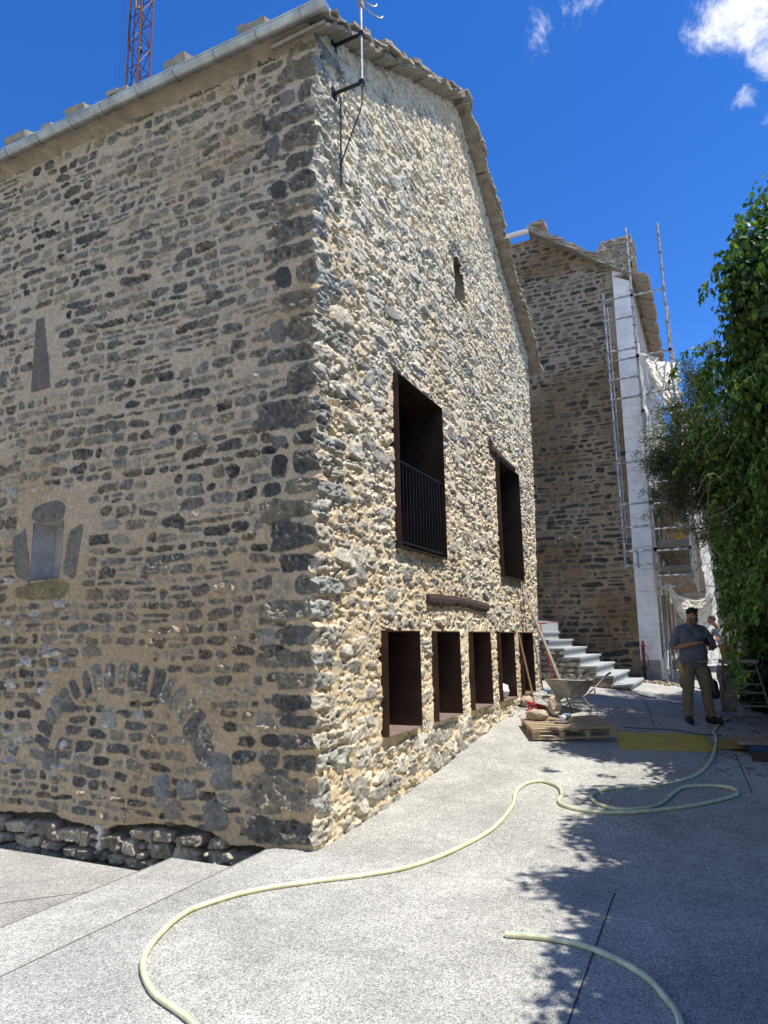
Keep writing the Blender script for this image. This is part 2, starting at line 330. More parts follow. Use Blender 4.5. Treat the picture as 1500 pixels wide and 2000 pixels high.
# ------------------------------------------------------------------ masonry height fields
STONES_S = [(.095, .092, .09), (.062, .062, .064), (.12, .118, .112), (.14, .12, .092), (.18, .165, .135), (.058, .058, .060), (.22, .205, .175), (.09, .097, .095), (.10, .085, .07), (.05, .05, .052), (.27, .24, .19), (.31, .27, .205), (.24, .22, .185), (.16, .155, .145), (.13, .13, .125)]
STONES_G = [(.46, .445, .40), (.36, .35, .325), (.55, .52, .455), (.62, .54, .42), (.27, .262, .245), (.50, .49, .45), (.40, .36, .29), (.66, .59, .47), (.64, .54, .39), (.60, .58, .52)]
class Field:
    def __init__(s, u0, u1, v0, v1, du, dv, seed):
        s.u = np.arange(u0, u1 + du / 2, du); s.v = np.arange(v0, v1 + dv / 2, dv); s.du, s.dv = du, dv; s.u0, s.v0 = u0, v0
        s.nu, s.nv = len(s.u), len(s.v); s.seed = seed
        s.H = .010 * vnoise(s.nu, s.nv, du, dv, .5, 2, seed) + .006 * vnoise(s.nu, s.nv, du, dv, .07, 3, seed + 1)
        s.C = np.zeros((s.nu, s.nv, 3)); s.wob = vnoise(s.nu, s.nv, du, dv, .09, 3, seed + 2, .65); s.fac = vnoise(s.nu, s.nv, du, dv, .10, 5, seed + 3, .62)
        s.fac = s.fac + .55 * (.35 - np.abs(vnoise(s.nu, s.nv, du, dv, .075, 4, seed + 9, .62)) * 2)
        s.lo = vnoise(s.nu, s.nv, du, dv, 1.3, 4, seed + 4); s.g = vnoise(s.nu, s.nv, du, dv, .035, 2, seed + 5)
        s.pch = (2.2, 2.8, 3.5, 5)
        s.occ = np.zeros((s.nu, s.nv), bool); s.boxes = []
    def stone(s, u, v, a, b, rot, col, h, p=3.0, rough=.012, wob=.22, tilt=.05, edge=.22, smear=0, mcol=None, dome=.3):
        rr = math.hypot(a, b) * 1.25 + 2 * s.du; i0 = max(0, int((u - rr - s.u0) / s.du)); i1 = min(s.nu, int((u + rr - s.u0) / s.du) + 2)
        j0 = max(0, int((v - rr - s.v0) / s.dv)); j1 = min(s.nv, int((v + rr - s.v0) / s.dv) + 2)
        if i1 <= i0 or j1 <= j0: return
        sl = (slice(i0, i1), slice(j0, j1)); U, W = np.meshgrid(s.u[i0:i1] - u, s.v[j0:j1] - v, indexing='ij')
        c, sn = math.cos(rot), math.sin(rot); x = U * c + W * sn; y = -U * sn + W * c
        skew = rnd.uniform(-.25, .25); tap = rnd.uniform(-.25, .25)
        x = x + skew * y; y = y * (1 + tap * x / max(a, .01))
        d = (np.abs(x / a) ** p + np.abs(y / b) ** p) ** (1 / p) + wob * s.wob[sl]
        k = 1 - sst(1 - edge, 1.0, d)
        hh = h * (1 + .0) + rough * s.fac[sl] * 1.6 + (x * rnd.uniform(-tilt, tilt) + y * rnd.uniform(-tilt, tilt) * 1.6) - dome * h * np.clip(d, 0, 1) ** 3
        s.H[sl] = s.H[sl] * (1 - k) + hh * k
        kc = (1 - sst(.95, 1.0, d))
        cc = np.array(col)[None, None, :] * (1 + .38 * s.fac[sl][..., None] + .15 * s.g[sl][..., None])
        if smear: sm = np.clip(smear + .5 * s.lo[sl] + .35 * s.g[sl], 0, .75); kc = kc * (1 - sm)
        kc = kc[..., None]; s.C[sl] = s.C[sl] * (1 - kc) + np.clip(cc, .01, 1) * kc
        s.occ[sl] |= d < 1.0
    def fill(s, courses, lens, gap, skip, pal, h, drop=.06, rot=.07, **kw):
        v = s.v0
        while v < s.v[-1]:
            ch = rnd.uniform(*courses); u = s.u0 + rnd.uniform(-.2, 0)
            while u < s.u[-1]:
                ln = rnd.uniform(*lens) * (1 if rnd.random() > .12 else 1.6) * (ch / .12) ** .4
                g = rnd.uniform(*gap); cu, cv = u + ln / 2, v + ch / 2 + rnd.uniform(-.012, .012) + .03 * math.sin(u * 1.7 + s.seed)
                u += ln + g
                if rnd.random() < drop or skip(cu, cv): continue
                if rnd.random() < .14 and ch > .11:      # two thin stones on top of each other
                    for q in (-1, 1): s.stone(cu, cv + q * ch * .24, ln / 2, ch * .17, rnd.gauss(0, rot * .6), rnd.choice(pal), h * rnd.uniform(.4, 1), p=2.6, **kw)
                    continue
                bb = (ch - rnd.uniform(*gap) * .8) / 2 * rnd.uniform(.78, 1.05)
                s.stone(cu, cv, ln / 2, max(.018, bb), rnd.gauss(0, rot), rnd.choice(pal), h * rnd.uniform(.3, 1.3), p=rnd.choice(s.pch), **(kw if rnd.random() > .28 else dict(kw, rough=kw.get('rough', .012) * 2.2)))
            v += ch
    def mesh(s, name, to3, keep):
        """to3(U,V,H)->xyz arrays ; keep(Uc,Vc)->bool faces"""
        U, W = np.meshgrid(s.u, s.v, indexing='ij'); P = to3(U, W, s.H)
        id_ = np.arange(s.nu * s.nv).reshape(s.nu, s.nv)
        F = np.stack([id_[:-1, :-1], id_[1:, :-1], id_[1:, 1:], id_[:-1, 1:]], -1)
        kk = keep((U[:-1, :-1] + U[1:, 1:]) / 2, (W[:-1, :-1] + W[1:, 1:]) / 2); F = F[kk].reshape(-1, 4)
        used = np.zeros(s.nu * s.nv, bool); used[F.ravel()] = True; re = np.cumsum(used) - 1
        return npmesh(name, P.reshape(-1, 3)[used], re[F], np.clip(s.C.reshape(-1, 3)[used], .01, .9))

# ------------------------------------------------------------------ main house
APEX = (4.5, 10.52); EAVE = 7.78
def rake(y): return np.where(y < 4.5, 7.80 + .604 * y, 10.52 - .69 * (y - 4.5))
def yend(z): return np.interp(z, [0, 1.2, 2.1, 4.2, 7.7, 8.2], [8.05, 8.12, 8.22, 8.54, 8.74, 8.76])
house = thing('stone_house', (0, 0, 0), 'large rubble stone house with sunlit gable, rusty steel windows and slate slab roof', 'house')
WIN_L = [(1.293, 2.161), (2.672, 3.51), (4.024, 4.87), (5.38, 6.2), (6.71, 7.49)]; WZ = (.715, 1.757)
WIN_U = [(1.70, 3.146, 2.66, 4.68), (5.78, 7.12, 2.65, 4.62)]
SLIT = (4.05, 4.53, 6.74, 7.5)
# corner courses shared by both walls
QZ = []; z = -.75; k = 0
for h_ in [.25, .25, .25] + [.24, .34, .17, .17, .15, .17, .18, .18, .22, .22, .2, .2, .28, .21, .19, .26, .18, .33, .32, .2, .3, .24, .3, .2, .28, .22, .26, .22, .3, .22, .26, .3, .24, .3, .26, .3]:
    QZ.append((z, z + h_, rnd.choice([0, 1]) if k % 3 == 0 else k % 2)); z += h_; k += 1
    if z > 7.75: break
cz = np.arange(-1, 11, .02); cj = vnoise(len(cz), 2, .02, 1, .16, 4, 77, .7)[:, 0] * .08
for (a, b_, q) in QZ: m_ = (cz > a) & (cz < b_); t_ = (cz[m_] - a) / (b_ - a); cj[m_] += .022 * (1 - np.abs(2 * t_ - 1) ** 4) - .008
cj2 = -.35 * cj + vnoise(len(cz), 2, .02, 1, .09, 3, 78, .75)[:, 0] * .085

# gable wall (faces +x)
FG = Field(0, 8.76, -.15, 10.55, .0115, .0095, 3)
mort = np.array([.70, .62, .49]); mort2 = np.array([.61, .505, .36]); t_ = sst(-.1, .35, FG.lo + .35 * (1 - sst(1.5, 4.5, FG.v))[None, :] - .15)[..., None]
FG.C[:] = mort * (1 - t_) + mort2 * t_; FG.C *= (1 + .10 * FG.g + .12 * FG.fac)[..., None]
rid = 1 - np.abs(vnoise(FG.nu, FG.nv, .0115, .0095, .10, 4, 95, .6)) * 3
FG.H += .004 * FG.fac
FG.rug = vnoise(FG.nu, FG.nv, .0115, .0095, .032, 2, 91, .8); FG.rug2 = np.clip(rid, -1, 1) * .5
def skipG(y, z):
    if z > rake(y) + .05: return True
    if y < .02: return True
    for a, b_ in WIN_L:
        if a - .10 < y < b_ + .08 and WZ[0] - .06 < z < WZ[1] + .05: return True
    for a, b_, c, d in WIN_U:
        if a - .08 < y < b_ + .08 and c - .06 < z < d + .06: return True
    if 2.45 < y < 5.0 and 1.98 < z < 2.26: return True
    if 5.5 < y < 7.0 and 4.6 < z < 4.82: return True
    if 4.05 < y < 4.58 and 6.7 < z < 7.6: return True
    return False
FG.fill((.05, .12), (.10, .34), (.014, .04), lambda y, z: skipG(y, z) or y < .32 or z < 2.7 + .35 * math.sin(y * 2), STONES_G, .009, drop=.06, rot=.05, rough=.007, wob=.34, tilt=.11, edge=.09, dome=-.1, smear=.02)
SG_LOW = [(.44, .435, .41), (.50, .49, .455), (.36, .36, .345), (.30, .30, .29), (.54, .52, .47), (.47, .45, .40), (.40, .385, .34), (.56, .50, .40), (.25, .25, .245)]
FG.fill((.075, .155), (.08, .30), (.025, .06), lambda y, z: skipG(y, z) or y < .32 or z < .72 or z > 2.72 + .35 * math.sin(y * 2), SG_LOW, .013, drop=.06, rot=.07, rough=.010, wob=.32, tilt=.12, edge=.12, dome=.0, smear=-.1)
FG.fill((.12, .2), (.14, .36), (.02, .045), lambda y, z: skipG(y, z) or y < .32 or z > .75, SG_LOW + [(.50, .48, .43)], .020, drop=.02, rot=.05, rough=.016, wob=.28, tilt=.14, edge=.12, dome=.0)
for (a, b_, q) in QZ:
    ln = (.52 if q else .28) * rnd.uniform(.85, 1.25)
    FG.stone(ln / 2 - .02, (a + b_) / 2, ln / 2, (b_ - a) / 2 - .022, rnd.gauss(0, .02), rnd.choice([(.34, .35, .34), (.27, .28, .28), (.4, .38, .33), (.44, .42, .37)]), .026, p=5, rough=.022, wob=.16, edge=.10, tilt=.08, dome=.1)
for q in range(7): FG.stone(4.3 + .34 * math.cos(math.pi * q / 6), 7.42 + .28 * math.sin(math.pi * q / 6), .05, .10, math.pi * q / 6 + math.pi / 2, (.25, .25, .25), .03)
kk_ = (sst(.5, 3.0, FG.v) * .7 + .3)[None, :]
FG.H += .0032 * FG.rug + .002 * FG.rug2 * kk_
FG.C *= np.array([1.04, 1.0, .90])
pits = np.clip(vnoise(FG.nu, FG.nv, .0115, .0095, .055, 2, 96, .6) - .28, 0, 1); FG.H -= .13 * pits
pits = np.clip(vnoise(FG.nu, FG.nv, .0052, .0095, .052, 3, 97, .55) - .17, 0, .22) * (.22 + .78 * sst(1.8, 4.2, FG.v))[None, :]; FG.H -= .26 * pits
for _ in range(420):
    y, z = rnd.uniform(.5, 8), rnd.uniform(.12, 1) ** 1.8 * 7.5
    if skipG(y, z) or skipG(y - .15, z) or skipG(y + .15, z) or skipG(y, z + .08) or skipG(y, z - .08): continue
    FG.stone(y, z, rnd.uniform(.09, .20), rnd.uniform(.04, .085), rnd.gauss(0, .08), rnd.choice([(.46, .43, .36), (.35, .33, .285), (.52, .49, .40), (.56, .49, .37), (.29, .275, .24), (.52, .46, .36)]), rnd.uniform(.010, .022), p=rnd.choice((2.4, 3.2, 4.5)), rough=.012, wob=.26, tilt=.16, edge=.09, dome=.05)
def opening(y, z, pad=0.0):
    m = np.zeros(y.shape, bool)
    for a, b_ in WIN_L: m |= (y > a + pad) & (y < b_ - pad) & (z > WZ[0] + pad) & (z < WZ[1] - pad)
    for a, b_, c, d in WIN_U: m |= (y > a + pad) & (y < b_ - pad) & (z > c + pad) & (z < d - pad)
    a, b_, c, d = SLIT; cyy = (a + b_) / 2; m |= (np.abs(y - cyy - .03 * np.sin(z * 11)) < (b_ - a) / 2 * np.where(z > 7.25, np.sqrt(np.clip(1 - ((z - 7.25) / .27) ** 2, 0, 1)), 1)) & (z > c) & (z < 7.5)
    return m
def toG(U, W, H):
    wy = np.exp(-U / .035); cc = np.interp(W, cz, cj); c2 = np.interp(W, cz, cj2)
    x = H * (1 - wy) + c2 * wy; y = U - cc * wy
    return np.stack([x, np.minimum(y, yend(W)), np.minimum(W, rake(U) + .02)], -1)
FG.H *= .86
gm = FG.mesh('gable', toG, lambda y, z: (~opening(y, z, -.001)) & (z < rake(y) + .01) & (y < yend(z) + .01))
link('gable_wall', gm, M_wallG, house, False)

# side wall (faces -y), u = -x
FS = Field(0, 5.6, -.8, 7.8, .0098, .0098, 21)
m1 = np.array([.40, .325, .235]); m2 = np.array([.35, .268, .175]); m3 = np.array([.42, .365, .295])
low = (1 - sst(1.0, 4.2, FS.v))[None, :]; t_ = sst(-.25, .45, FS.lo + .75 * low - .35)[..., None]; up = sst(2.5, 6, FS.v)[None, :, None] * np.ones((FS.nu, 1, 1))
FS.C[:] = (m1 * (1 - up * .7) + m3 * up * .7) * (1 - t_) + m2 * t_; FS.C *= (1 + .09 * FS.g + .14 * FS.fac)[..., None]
FS.H = FS.H * .8 + .004 + .008 * FS.fac
fl = np.interp(FS.u, [0, .45, .5, .84, 1.12, 1.71, 2.34, 3.19, 3.8, 6], [-.02, -.04, -.02, -.04, .08, .05, -.04, .04, -.01, .02])  # foot of the pointing
dry = (FS.v[None, :] < fl[:, None] + .02 * vnoise(FS.nu, FS.nv, .0098, .0098, .15, 2, 5)) & (FS.u[:, None] > .30)
FS.C[dry] = (.055, .048, .04); FS.H[dry] = -.10
NI = (3.15, 3.62, 2.37, 3.0)
def skipS(u, z):
    if u < .30: return True
    if 2.80 < u < 3.92 and 2.15 < z < 3.32: return True
    if 3.42 < u < 3.90 and 4.5 < z < 5.55: return True
    e = math.hypot((u - 2.2) / 1.12, (z - .5) / .90)
    if z > .45 and .83 < e < 1.19: return True
    return z < .06
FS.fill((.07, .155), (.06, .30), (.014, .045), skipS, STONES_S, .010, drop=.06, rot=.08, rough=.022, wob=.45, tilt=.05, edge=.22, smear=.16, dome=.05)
fs_v = FS.v0
def dryskip(u, z): return u < .33 or z > float(np.interp(u, FS.u, fl)) - .06
FS.pch = (4.5, 6, 8)
FS.fill((.08, .19), (.07, .32), (.004, .02), dryskip, [(.28, .25, .20), (.22, .20, .165), (.33, .30, .245), (.19, .175, .15)], .02, drop=.0, rot=.07, rough=.020, wob=.22, edge=.07, dome=.0, tilt=.10)
for q in range(21):
    an = math.pi * (.03 + .94 * (q + rnd.uniform(-.12, .12)) / 20); e = 1.0
    cu, cz_ = 2.2 - 1.08 * math.cos(an), .5 + .88 * math.sin(an)
    FS.stone(cu, cz_, .125 * rnd.uniform(.75, 1.2), .066 * rnd.uniform(.7, 1.1), math.atan2(math.sin(an) * 1.1, -math.cos(an)) + rnd.gauss(0, .07), rnd.choice([(.13, .13, .125), (.18, .175, .16), (.11, .11, .105), (.22, .21, .185)]), .014, p=4, wob=.26, edge=.14, rough=.03, smear=-.1)
for (u, z, a, b_, c) in ((2.33, .95, .11, .09, (.27, .27, .25)), (2.9, 1.05, .10, .05, (.12, .12, .12)), (1.95, 1.0, .07, .055, (.34, .32, .28)), (2.0, 1.19, .13, .04, (.33, .28, .2)), (1.62, .35, .09, .14, (.17, .18, .18)), (2.5, .45, .1, .05, (.12, .12, .12)), (1.35, .38, .12, .07, (.2, .2, .19)), (.95, .55, .12, .16, (.17, .175, .17)), (3.1, .5, .14, .07, (.16, .165, .16)), (1.0, .18, .13, .13, (.16, .16, .16)), (1.5, .2, .12, .09, (.21, .18, .16))):
    FS.stone(u, z, a, b_, 0, c, .016, p=4, wob=.14)
for _ in range(70):  # extra pale stones; their colour imitates sun sparkles on this wall
    u, z = rnd.uniform(2.9, 4.4), rnd.uniform(.3, 3.4)
    if not skipS(u, z): FS.stone(u, z, rnd.uniform(.04, .10), rnd.uniform(.02, .05), rnd.gauss(0, .1), rnd.choice([(.42, .40, .36), (.50, .48, .43), (.34, .33, .30)]), .024, p=2.6, rough=.05, wob=.4, tilt=.2, edge=.14)
FS.stone(2.36, -.13, .035, .10, .1, (.62, .61, .58), .035, p=2.2, wob=.5, rough=.03); FS.stone(2.37, -.04, .055, .03, 0, (.60, .58, .54), .035, p=2.2, wob=.5)
FS.stone(3.40, 3.10, .27, .12, 0, (.14, .135, .12), .012, p=2.4, wob=.06)          # niche head
FS.stone(2.98, 2.64, .11, .27, .04, (.16, .145, .125), .012, p=5, wob=.06); FS.stone(3.78, 2.64, .13, .27, -.04, (.15, .14, .125), .012, p=5, wob=.06)
FS.stone(3.40, 2.25, .42, .10, .0, (.19, .155, .085), .008, p=3, wob=.2)
# long upright slate
UU, WW = np.meshgrid(FS.u, FS.v, indexing='ij'); msk = (WW > 4.56) & (WW < 5.47) & (UU > 3.70 - .2 * (5.47 - WW) / .9 + .01 * FS.wob) & (UU < 3.835 - .0 * WW + .01 * FS.wob)
FS.C[msk] = np.array([.13, .12, .105]) * (1 + .25 * FS.fac[msk])[:, None]; FS.H[msk] = .014
for (a, b_, q) in QZ:
    if b_ < -.1: continue
    ln = (.30 if q else .52) * rnd.uniform(.65, 1.35)
    FS.stone(ln / 2 - .02, (a + b_) / 2, ln / 2, (b_ - a) / 2 - .02, rnd.gauss(0, .015), rnd.choice([(.095, .095, .094), (.13, .126, .115), (.17, .155, .125), (.085, .085, .085), (.22, .20, .165)]), .014, p=rnd.choice((3.5, 5)), rough=.034, wob=.24, edge=.12, smear=.06)
    if q and rnd.random() < .8:
        FS.stone(ln + .12, (a + b_) / 2, .09, (b_ - a) / 2 - .03, 0, rnd.choice(STONES_S), .012, wob=.2)
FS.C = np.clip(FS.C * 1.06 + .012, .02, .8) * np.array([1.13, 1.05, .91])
def toS(U, W, H):
    wx = np.exp(-U / .035); c1 = np.interp(W, cz, cj); c2 = np.interp(W, cz, cj2)
    return np.stack([-U + c2 * wx, -(H * (1 - wx) + c1 * wx), W], -1)
def keepS(u, z): return ~((u > NI[0]) & (u < NI[1] - .03 * 0) & (z > NI[2]) & (z < NI[3]))
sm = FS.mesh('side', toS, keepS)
# flip winding (faces -y)
ss_ = link('side_wall', sm, M_wallS, house, False)
# niche
b = MB(); u0, u1, z0, z1 = NI; dp = .22
q = [(-u0, 0, z0), (-u1, 0, z0), (-u1, 0, z1), (-u0, 0, z1), (-u0 - .06, dp, z0 + .02), (-u1 + .10, dp, z0 + .02), (-u1 + .10, dp, z1 - .03), (-u0 - .06, dp, z1 - .03)]
b.add(q, [(4, 5, 6, 7), (0, 4, 7, 3), (1, 2, 6, 5), (0, 1, 5, 4), (3, 7, 6, 2)])
b.build('wall_niche', mat('smoothed niche mortar', (.42, .39, .34), .85, nscale=6, nstr=.35, bump=.4, bscale=12, col2=(.25, .235, .21)), house)
# back walls so the house is closed
b = MB(); b.add([(-6, .02, -.8), (-6, 8.6, -.8), (-6, 8.6, 7.6), (-6, 4.5, 10.5), (-6, .02, 7.8)], [(0, 1, 2, 3, 4)])
b.add([(0, 8.1, -.5), (-6, 8.1, -.5), (-6, 8.7, 7.7), (0, 8.7, 7.7)], [(0, 1, 2, 3)])
b.build('rear_wall', M_plaster, house)
# steel windows
def steel_box(y0, y1, z0, z1, dep, name, rail=False, sillm=M_cortenL):
    t = .012; pr = .065
    f = MB(); f.box(((pr - dep) / 2, y0 + t / 2, (z0 + z1) / 2), (pr + dep, t, z1 - z0)); f.box(((pr - dep) / 2, y1 - t / 2, (z0 + z1) / 2), (pr + dep, t, z1 - z0))
    f.box(((pr - dep) / 2, (y0 + y1) / 2, z1 - t / 2), (pr + dep, y1 - y0 - 2 * t, t))
    o = f.build(name, M_corten, house)
    s = MB(); s.box(((pr - dep) / 2, (y0 + y1) / 2, z0 + t / 2), (pr + dep, y1 - y0 - 2 * t, t)); s.build('window_sill', sillm, o)
    g = MB(); g.box((-dep - .01, (y0 + y1) / 2, (z0 + z1) / 2), (.02, y1 - y0, z1 - z0)); g.build('window_pane', M_glass, o)
    g = MB()
    for yy in (y0 + .03, (y0 + y1) / 2, y1 - .03): g.box((-dep + .02, yy, (z0 + z1) / 2), (.04, .05, z1 - z0 - .03))
    g.box((-dep + .02, (y0 + y1) / 2, z0 + .04), (.038, y1 - y0 - .06, .05)); g.box((-dep + .02, (y0 + y1) / 2, z1 - .04), (.038, y1 - y0 - .06, .05)); g.build('window_frame', M_black, o)
    if rail:
        g = MB(); zr = z0 + .98; xr = .035
        g.tube([(xr, y0 + .02, zr), (xr, y1 - .02, zr)], .013); g.tube([(xr, y0 + .02, z0 + .06), (xr, y1 - .02, z0 + .06)], .012)
        n = 15
        for i in range(n): yy = y0 + .05 + (y1 - y0 - .1) * i / (n - 1); g.box((xr, yy, z0 + .06 + (zr - z0 - .06) / 2), (.012, .014, zr - z0 - .06))
        g.build('railing', M_black, o)
    return o
for a, b_ in WIN_L: steel_box(a, b_, WZ[0], WZ[1], .46, 'steel_window')
steel_box(*WIN_U[0][:2], WIN_U[0][2], WIN_U[0][3], .52, 'steel_window', True, M_corten); steel_box(*WIN_U[1][:2], WIN_U[1][2], WIN_U[1][3], .52, 'steel_window', False, M_corten)
# slit window liner
b = MB(); a, c_, z0, z1 = SLIT
for i in range(1): pass
b.add([(0, a - .05, z0 - .05), (-.5, a + .02, z0), (-.5, a + .02, z1), (0, a - .05, z1 + .05)], [(0, 1, 2, 3)])
b.add([(0, c_ + .05, z0 - .05), (-.5, c_ - .02, z0), (-.5, c_ - .02, z1), (0, c_ + .05, z1 + .05)], [(3, 2, 1, 0)])
b.add([(0, a - .05, z0 - .05), (0, c_ + .05, z0 - .05), (-.5, c_ - .02, z0), (-.5, a + .02, z0)], [(0, 1, 2, 3)])
b.add([(0, a - .05, z1 + .05), (0, c_ + .05, z1 + .05), (-.5, c_ - .02, z1), (-.5, a + .02, z1)], [(3, 2, 1, 0)])
b.add([(-.5, a, z0), (-.5, c_, z0), (-.5, c_, z1), (-.5, a, z1)], [(0, 1, 2, 3)])
b.build('slit_window', mat('slit mortar', (.33, .28, .2), .95, bump=.6, bscale=14), house)
# wavy oak lintels
def lintel(y0, y1, zt, zb, name, par, seed):
    n = 46; V = []; F = []; rg = random.Random(seed)
    for i in range(n + 1):
        t = i / n; y = y0 + (y1 - y0) * t; top = zt(t) + rg.uniform(-.006, .006); bot = zb(t) + rg.uniform(-.008, .008); o = .035 + rg.uniform(-.008, .008); mm = o + .015 + rg.uniform(-.006, .006)
        V += [(-.12, y, top), (o, y, top - .01), (mm, y, (top * .6 + bot * .4)), (mm - .005, y, (top * .3 + bot * .7)), (o - .004, y, bot + .01), (-.12, y, bot)]
    for i in range(n):
        for q in range(5): F.append((i * 6 + q, i * 6 + q + 1, (i + 1) * 6 + q + 1, (i + 1) * 6 + q))
    F.append(tuple(range(5, -1, -1))); F.append(tuple(n * 6 + q for q in range(6)))
    b = MB(); b.add(V, F); return b.build(name, M_wood_old, par)
lintel(2.54, 4.94, lambda t: 2.205 + .03 * math.sin(t * 3.1) - .03 * t, lambda t: 2.05 + .05 * math.exp(-((t - .2) / .2) ** 2) * .3 - .02 * math.sin(t * 9) + .01, 'oak_beam', house, 4)
lintel(5.46, 6.98, lambda t: 4.82 - .07 * t + .015 * math.sin(t * 7), lambda t: 4.66 - .02 * t, 'oak_beam', house, 5)
# roof
rb = MB(); th = .10
rb.add([(-6.2, -.16, 7.72), (.1, -.16, 7.72), (.1, 4.5, 10.56), (-6.2, 4.5, 10.56), (.1, 8.98, 7.50), (-6.2, 8.98, 7.50),
        (-6.2, -.16, 7.81), (.1, -.16, 7.81), (.1, 4.5, 10.68), (-6.2, 4.5, 10.68), (.1, 8.98, 7.62), (-6.2, 8.98, 7.62)],
       [(0, 3, 2, 1), (3, 5, 4, 2), (6, 7, 8, 9), (9, 8, 10, 11), (0, 1, 7, 6), (4, 5, 11, 10), (1, 2, 8, 7), (2, 4, 10, 8)])
roof = rb.build('roof', M_slab, house)
def slab(b, c, d, rot, j=.012):
    """irregular stone slab with ragged outline"""
    m = 4; base = []
    for (x0, y0, x1, y1) in ((-1, -1, 1, -1), (1, -1, 1, 1), (1, 1, -1, 1), (-1, 1, -1, -1)):
        for q in range(m): t = q / m; base.append((x0 + (x1 - x0) * t, y0 + (y1 - y0) * t))
    n = len(base); V = []; jj = [(rnd.uniform(-.09, .05), rnd.uniform(-.09, .05)) for _ in base]
    for s in (-1, 1):
        for (x, y), (a, b_) in zip(base, jj):
            V.append(rot @ Vector(((x * (1 + a + rnd.uniform(-.02, .02))) * d[0] / 2, (y * (1 + b_ + rnd.uniform(-.02, .02))) * d[1] / 2, s * d[2] / 2 + rnd.uniform(-j, j) * .35)) + Vector(c))
    b.add(V, [tuple(range(n - 1, -1, -1)), tuple(range(n, 2 * n))] + [(i, (i + 1) % n, n + (i + 1) % n, n + i) for i in range(n)])
vb = MB()
for side in (0, 1):
    a0 = math.atan(.604) if side == 0 else -math.atan(.69); Ls = 5.7 if side == 0 else 5.35
    s_ = .18 if side == 0 else 0
    while s_ < Ls:
        w_ = rnd.uniform(.17, .36)
        for layer in range(2):
            y = (-.30 + (s_ + w_ / 2) * math.cos(a0)) if side == 0 else (4.45 + (s_ + w_ / 2) * math.cos(a0))
            zz = float(rake(np.array(max(y, 0.0)))) + (y * .604 if y < 0 else 0) - .07 + layer * .062 + rnd.uniform(-.012, .012)
            oh = .22 + rnd.uniform(-.04, .04) - (.02 if layer == 0 else 0); tilt = a0 * (.92 if layer else 1) + rnd.uniform(-.06, .06)
            rot = Matrix.Rotation(tilt - (.10 if side == 0 else -.10) * (layer > 0), 3, 'X') @ Matrix.Rotation(rnd.uniform(-.05, .05), 3, 'Y') @ Matrix.Rotation(rnd.uniform(-.12, .12), 3, 'Z')
            slab(vb, ((oh - .5) / 2 + .02, y + rnd.uniform(-.03, .03), zz), (oh + .5, w_ * 1.15 * (1.3 if layer else 1), rnd.uniform(.025, .048)), rot)
        s_ += w_
vb.build('verge_slabs', M_slab, roof)
# loose slabs rising above the eave
for i, (xx, s1) in enumerate(((-.60, .30), (-1.60, .28), (-2.35, .13), (-2.52, .15), (-3.12, .26), (-3.6, .12), (-4.15, .34))):
    sb = MB(); slab(sb, (xx, -.17, 7.85 + .025 * math.sin(i * 2.3)), (s1 * 1.15, .24, .05 + .035 * (s1 > .2)), Matrix.Rotation(.42, 3, 'X') @ Matrix.Rotation(rnd.uniform(-.15, .15), 3, 'Z'), .03)
    sb.build('roof_stone', mat('lichen stone', (.30, .275, .22), .95, bump=.7, bscale=14, nscale=8, nstr=.3) if i == 0 else bpy.data.materials['lichen stone'], roof)
# soft mortar fillet under the eave
cb = MB(); V = []; 
cpts = [(0, .0, 7.61), (0, -.04, 7.65), (0, -.09, 7.69), (0, -.20, 7.72)]
nx_ = 90
for i in range(nx_ + 1):
    xx = -.0 - 6.2 * i / nx_
    for (q, yy, zz) in cpts: V.append((xx, yy + rnd.uniform(-.008, .004), zz + rnd.uniform(-.008, .008)))
cb.add(V, [(i * 4 + q, i * 4 + q + 1, (i + 1) * 4 + q + 1, (i + 1) * 4 + q) for i in range(nx_) for q in range(3)])
cb.build('eave_mortar', mat('eave mortar', (.30, .25, .18), .95, nscale=5, nstr=.25, bump=.6, bscale=16), house)
# gutter: half round trough with joints and straps
gb = MB(); n = 14; rg_ = .072; V = []; xs = [.26, -6.3]
def half(rr, flip=False):
    return [(rr * math.cos(a), rr * math.sin(a)) for a in [math.pi + math.pi * q / n for q in range(n + 1)]]
cy_, cz_ = -.215, 7.735
out = [(cy_ + p[0], cz_ + p[1]) for p in half(rg_)]; inn = [(cy_ + p[0], cz_ + p[1]) for p in half(rg_ - .006)][::-1]
ring = out + inn
V = [(x, y, z) for x in xs for (y, z) in ring]; m = len(ring)
gb.add(V, [(q, (q + 1) % m, m + (q + 1) % m, m + q) for q in range(m)]); gb.tube([(.26, cy_ - rg_, cz_), (-6.3, cy_ - rg_, cz_)], .012)
gb.add([(.258, cy_ + p[0], cz_ + p[1]) for p in half(rg_)], [tuple(range(n, -1, -1))])
gut = gb.build('gutter', M_zinc, house, True)
for xx in (-.02, -.55, -1.08, -1.62, -2.16, -2.7, -3.2, -3.75, -4.3, -4.9):
    jb = MB(); pts = [(xx, cy_ + p[0] * 1.07, cz_ + p[1] * 1.07) for p in half(rg_)]
    jb.tube([(xx, cy_ - rg_ - .015, cz_ + .012)] + pts + [(xx, cy_ + rg_ + .01, cz_ + .02)], .006, 6); jb.build('gutter_strap', M_zinc, gut, True)
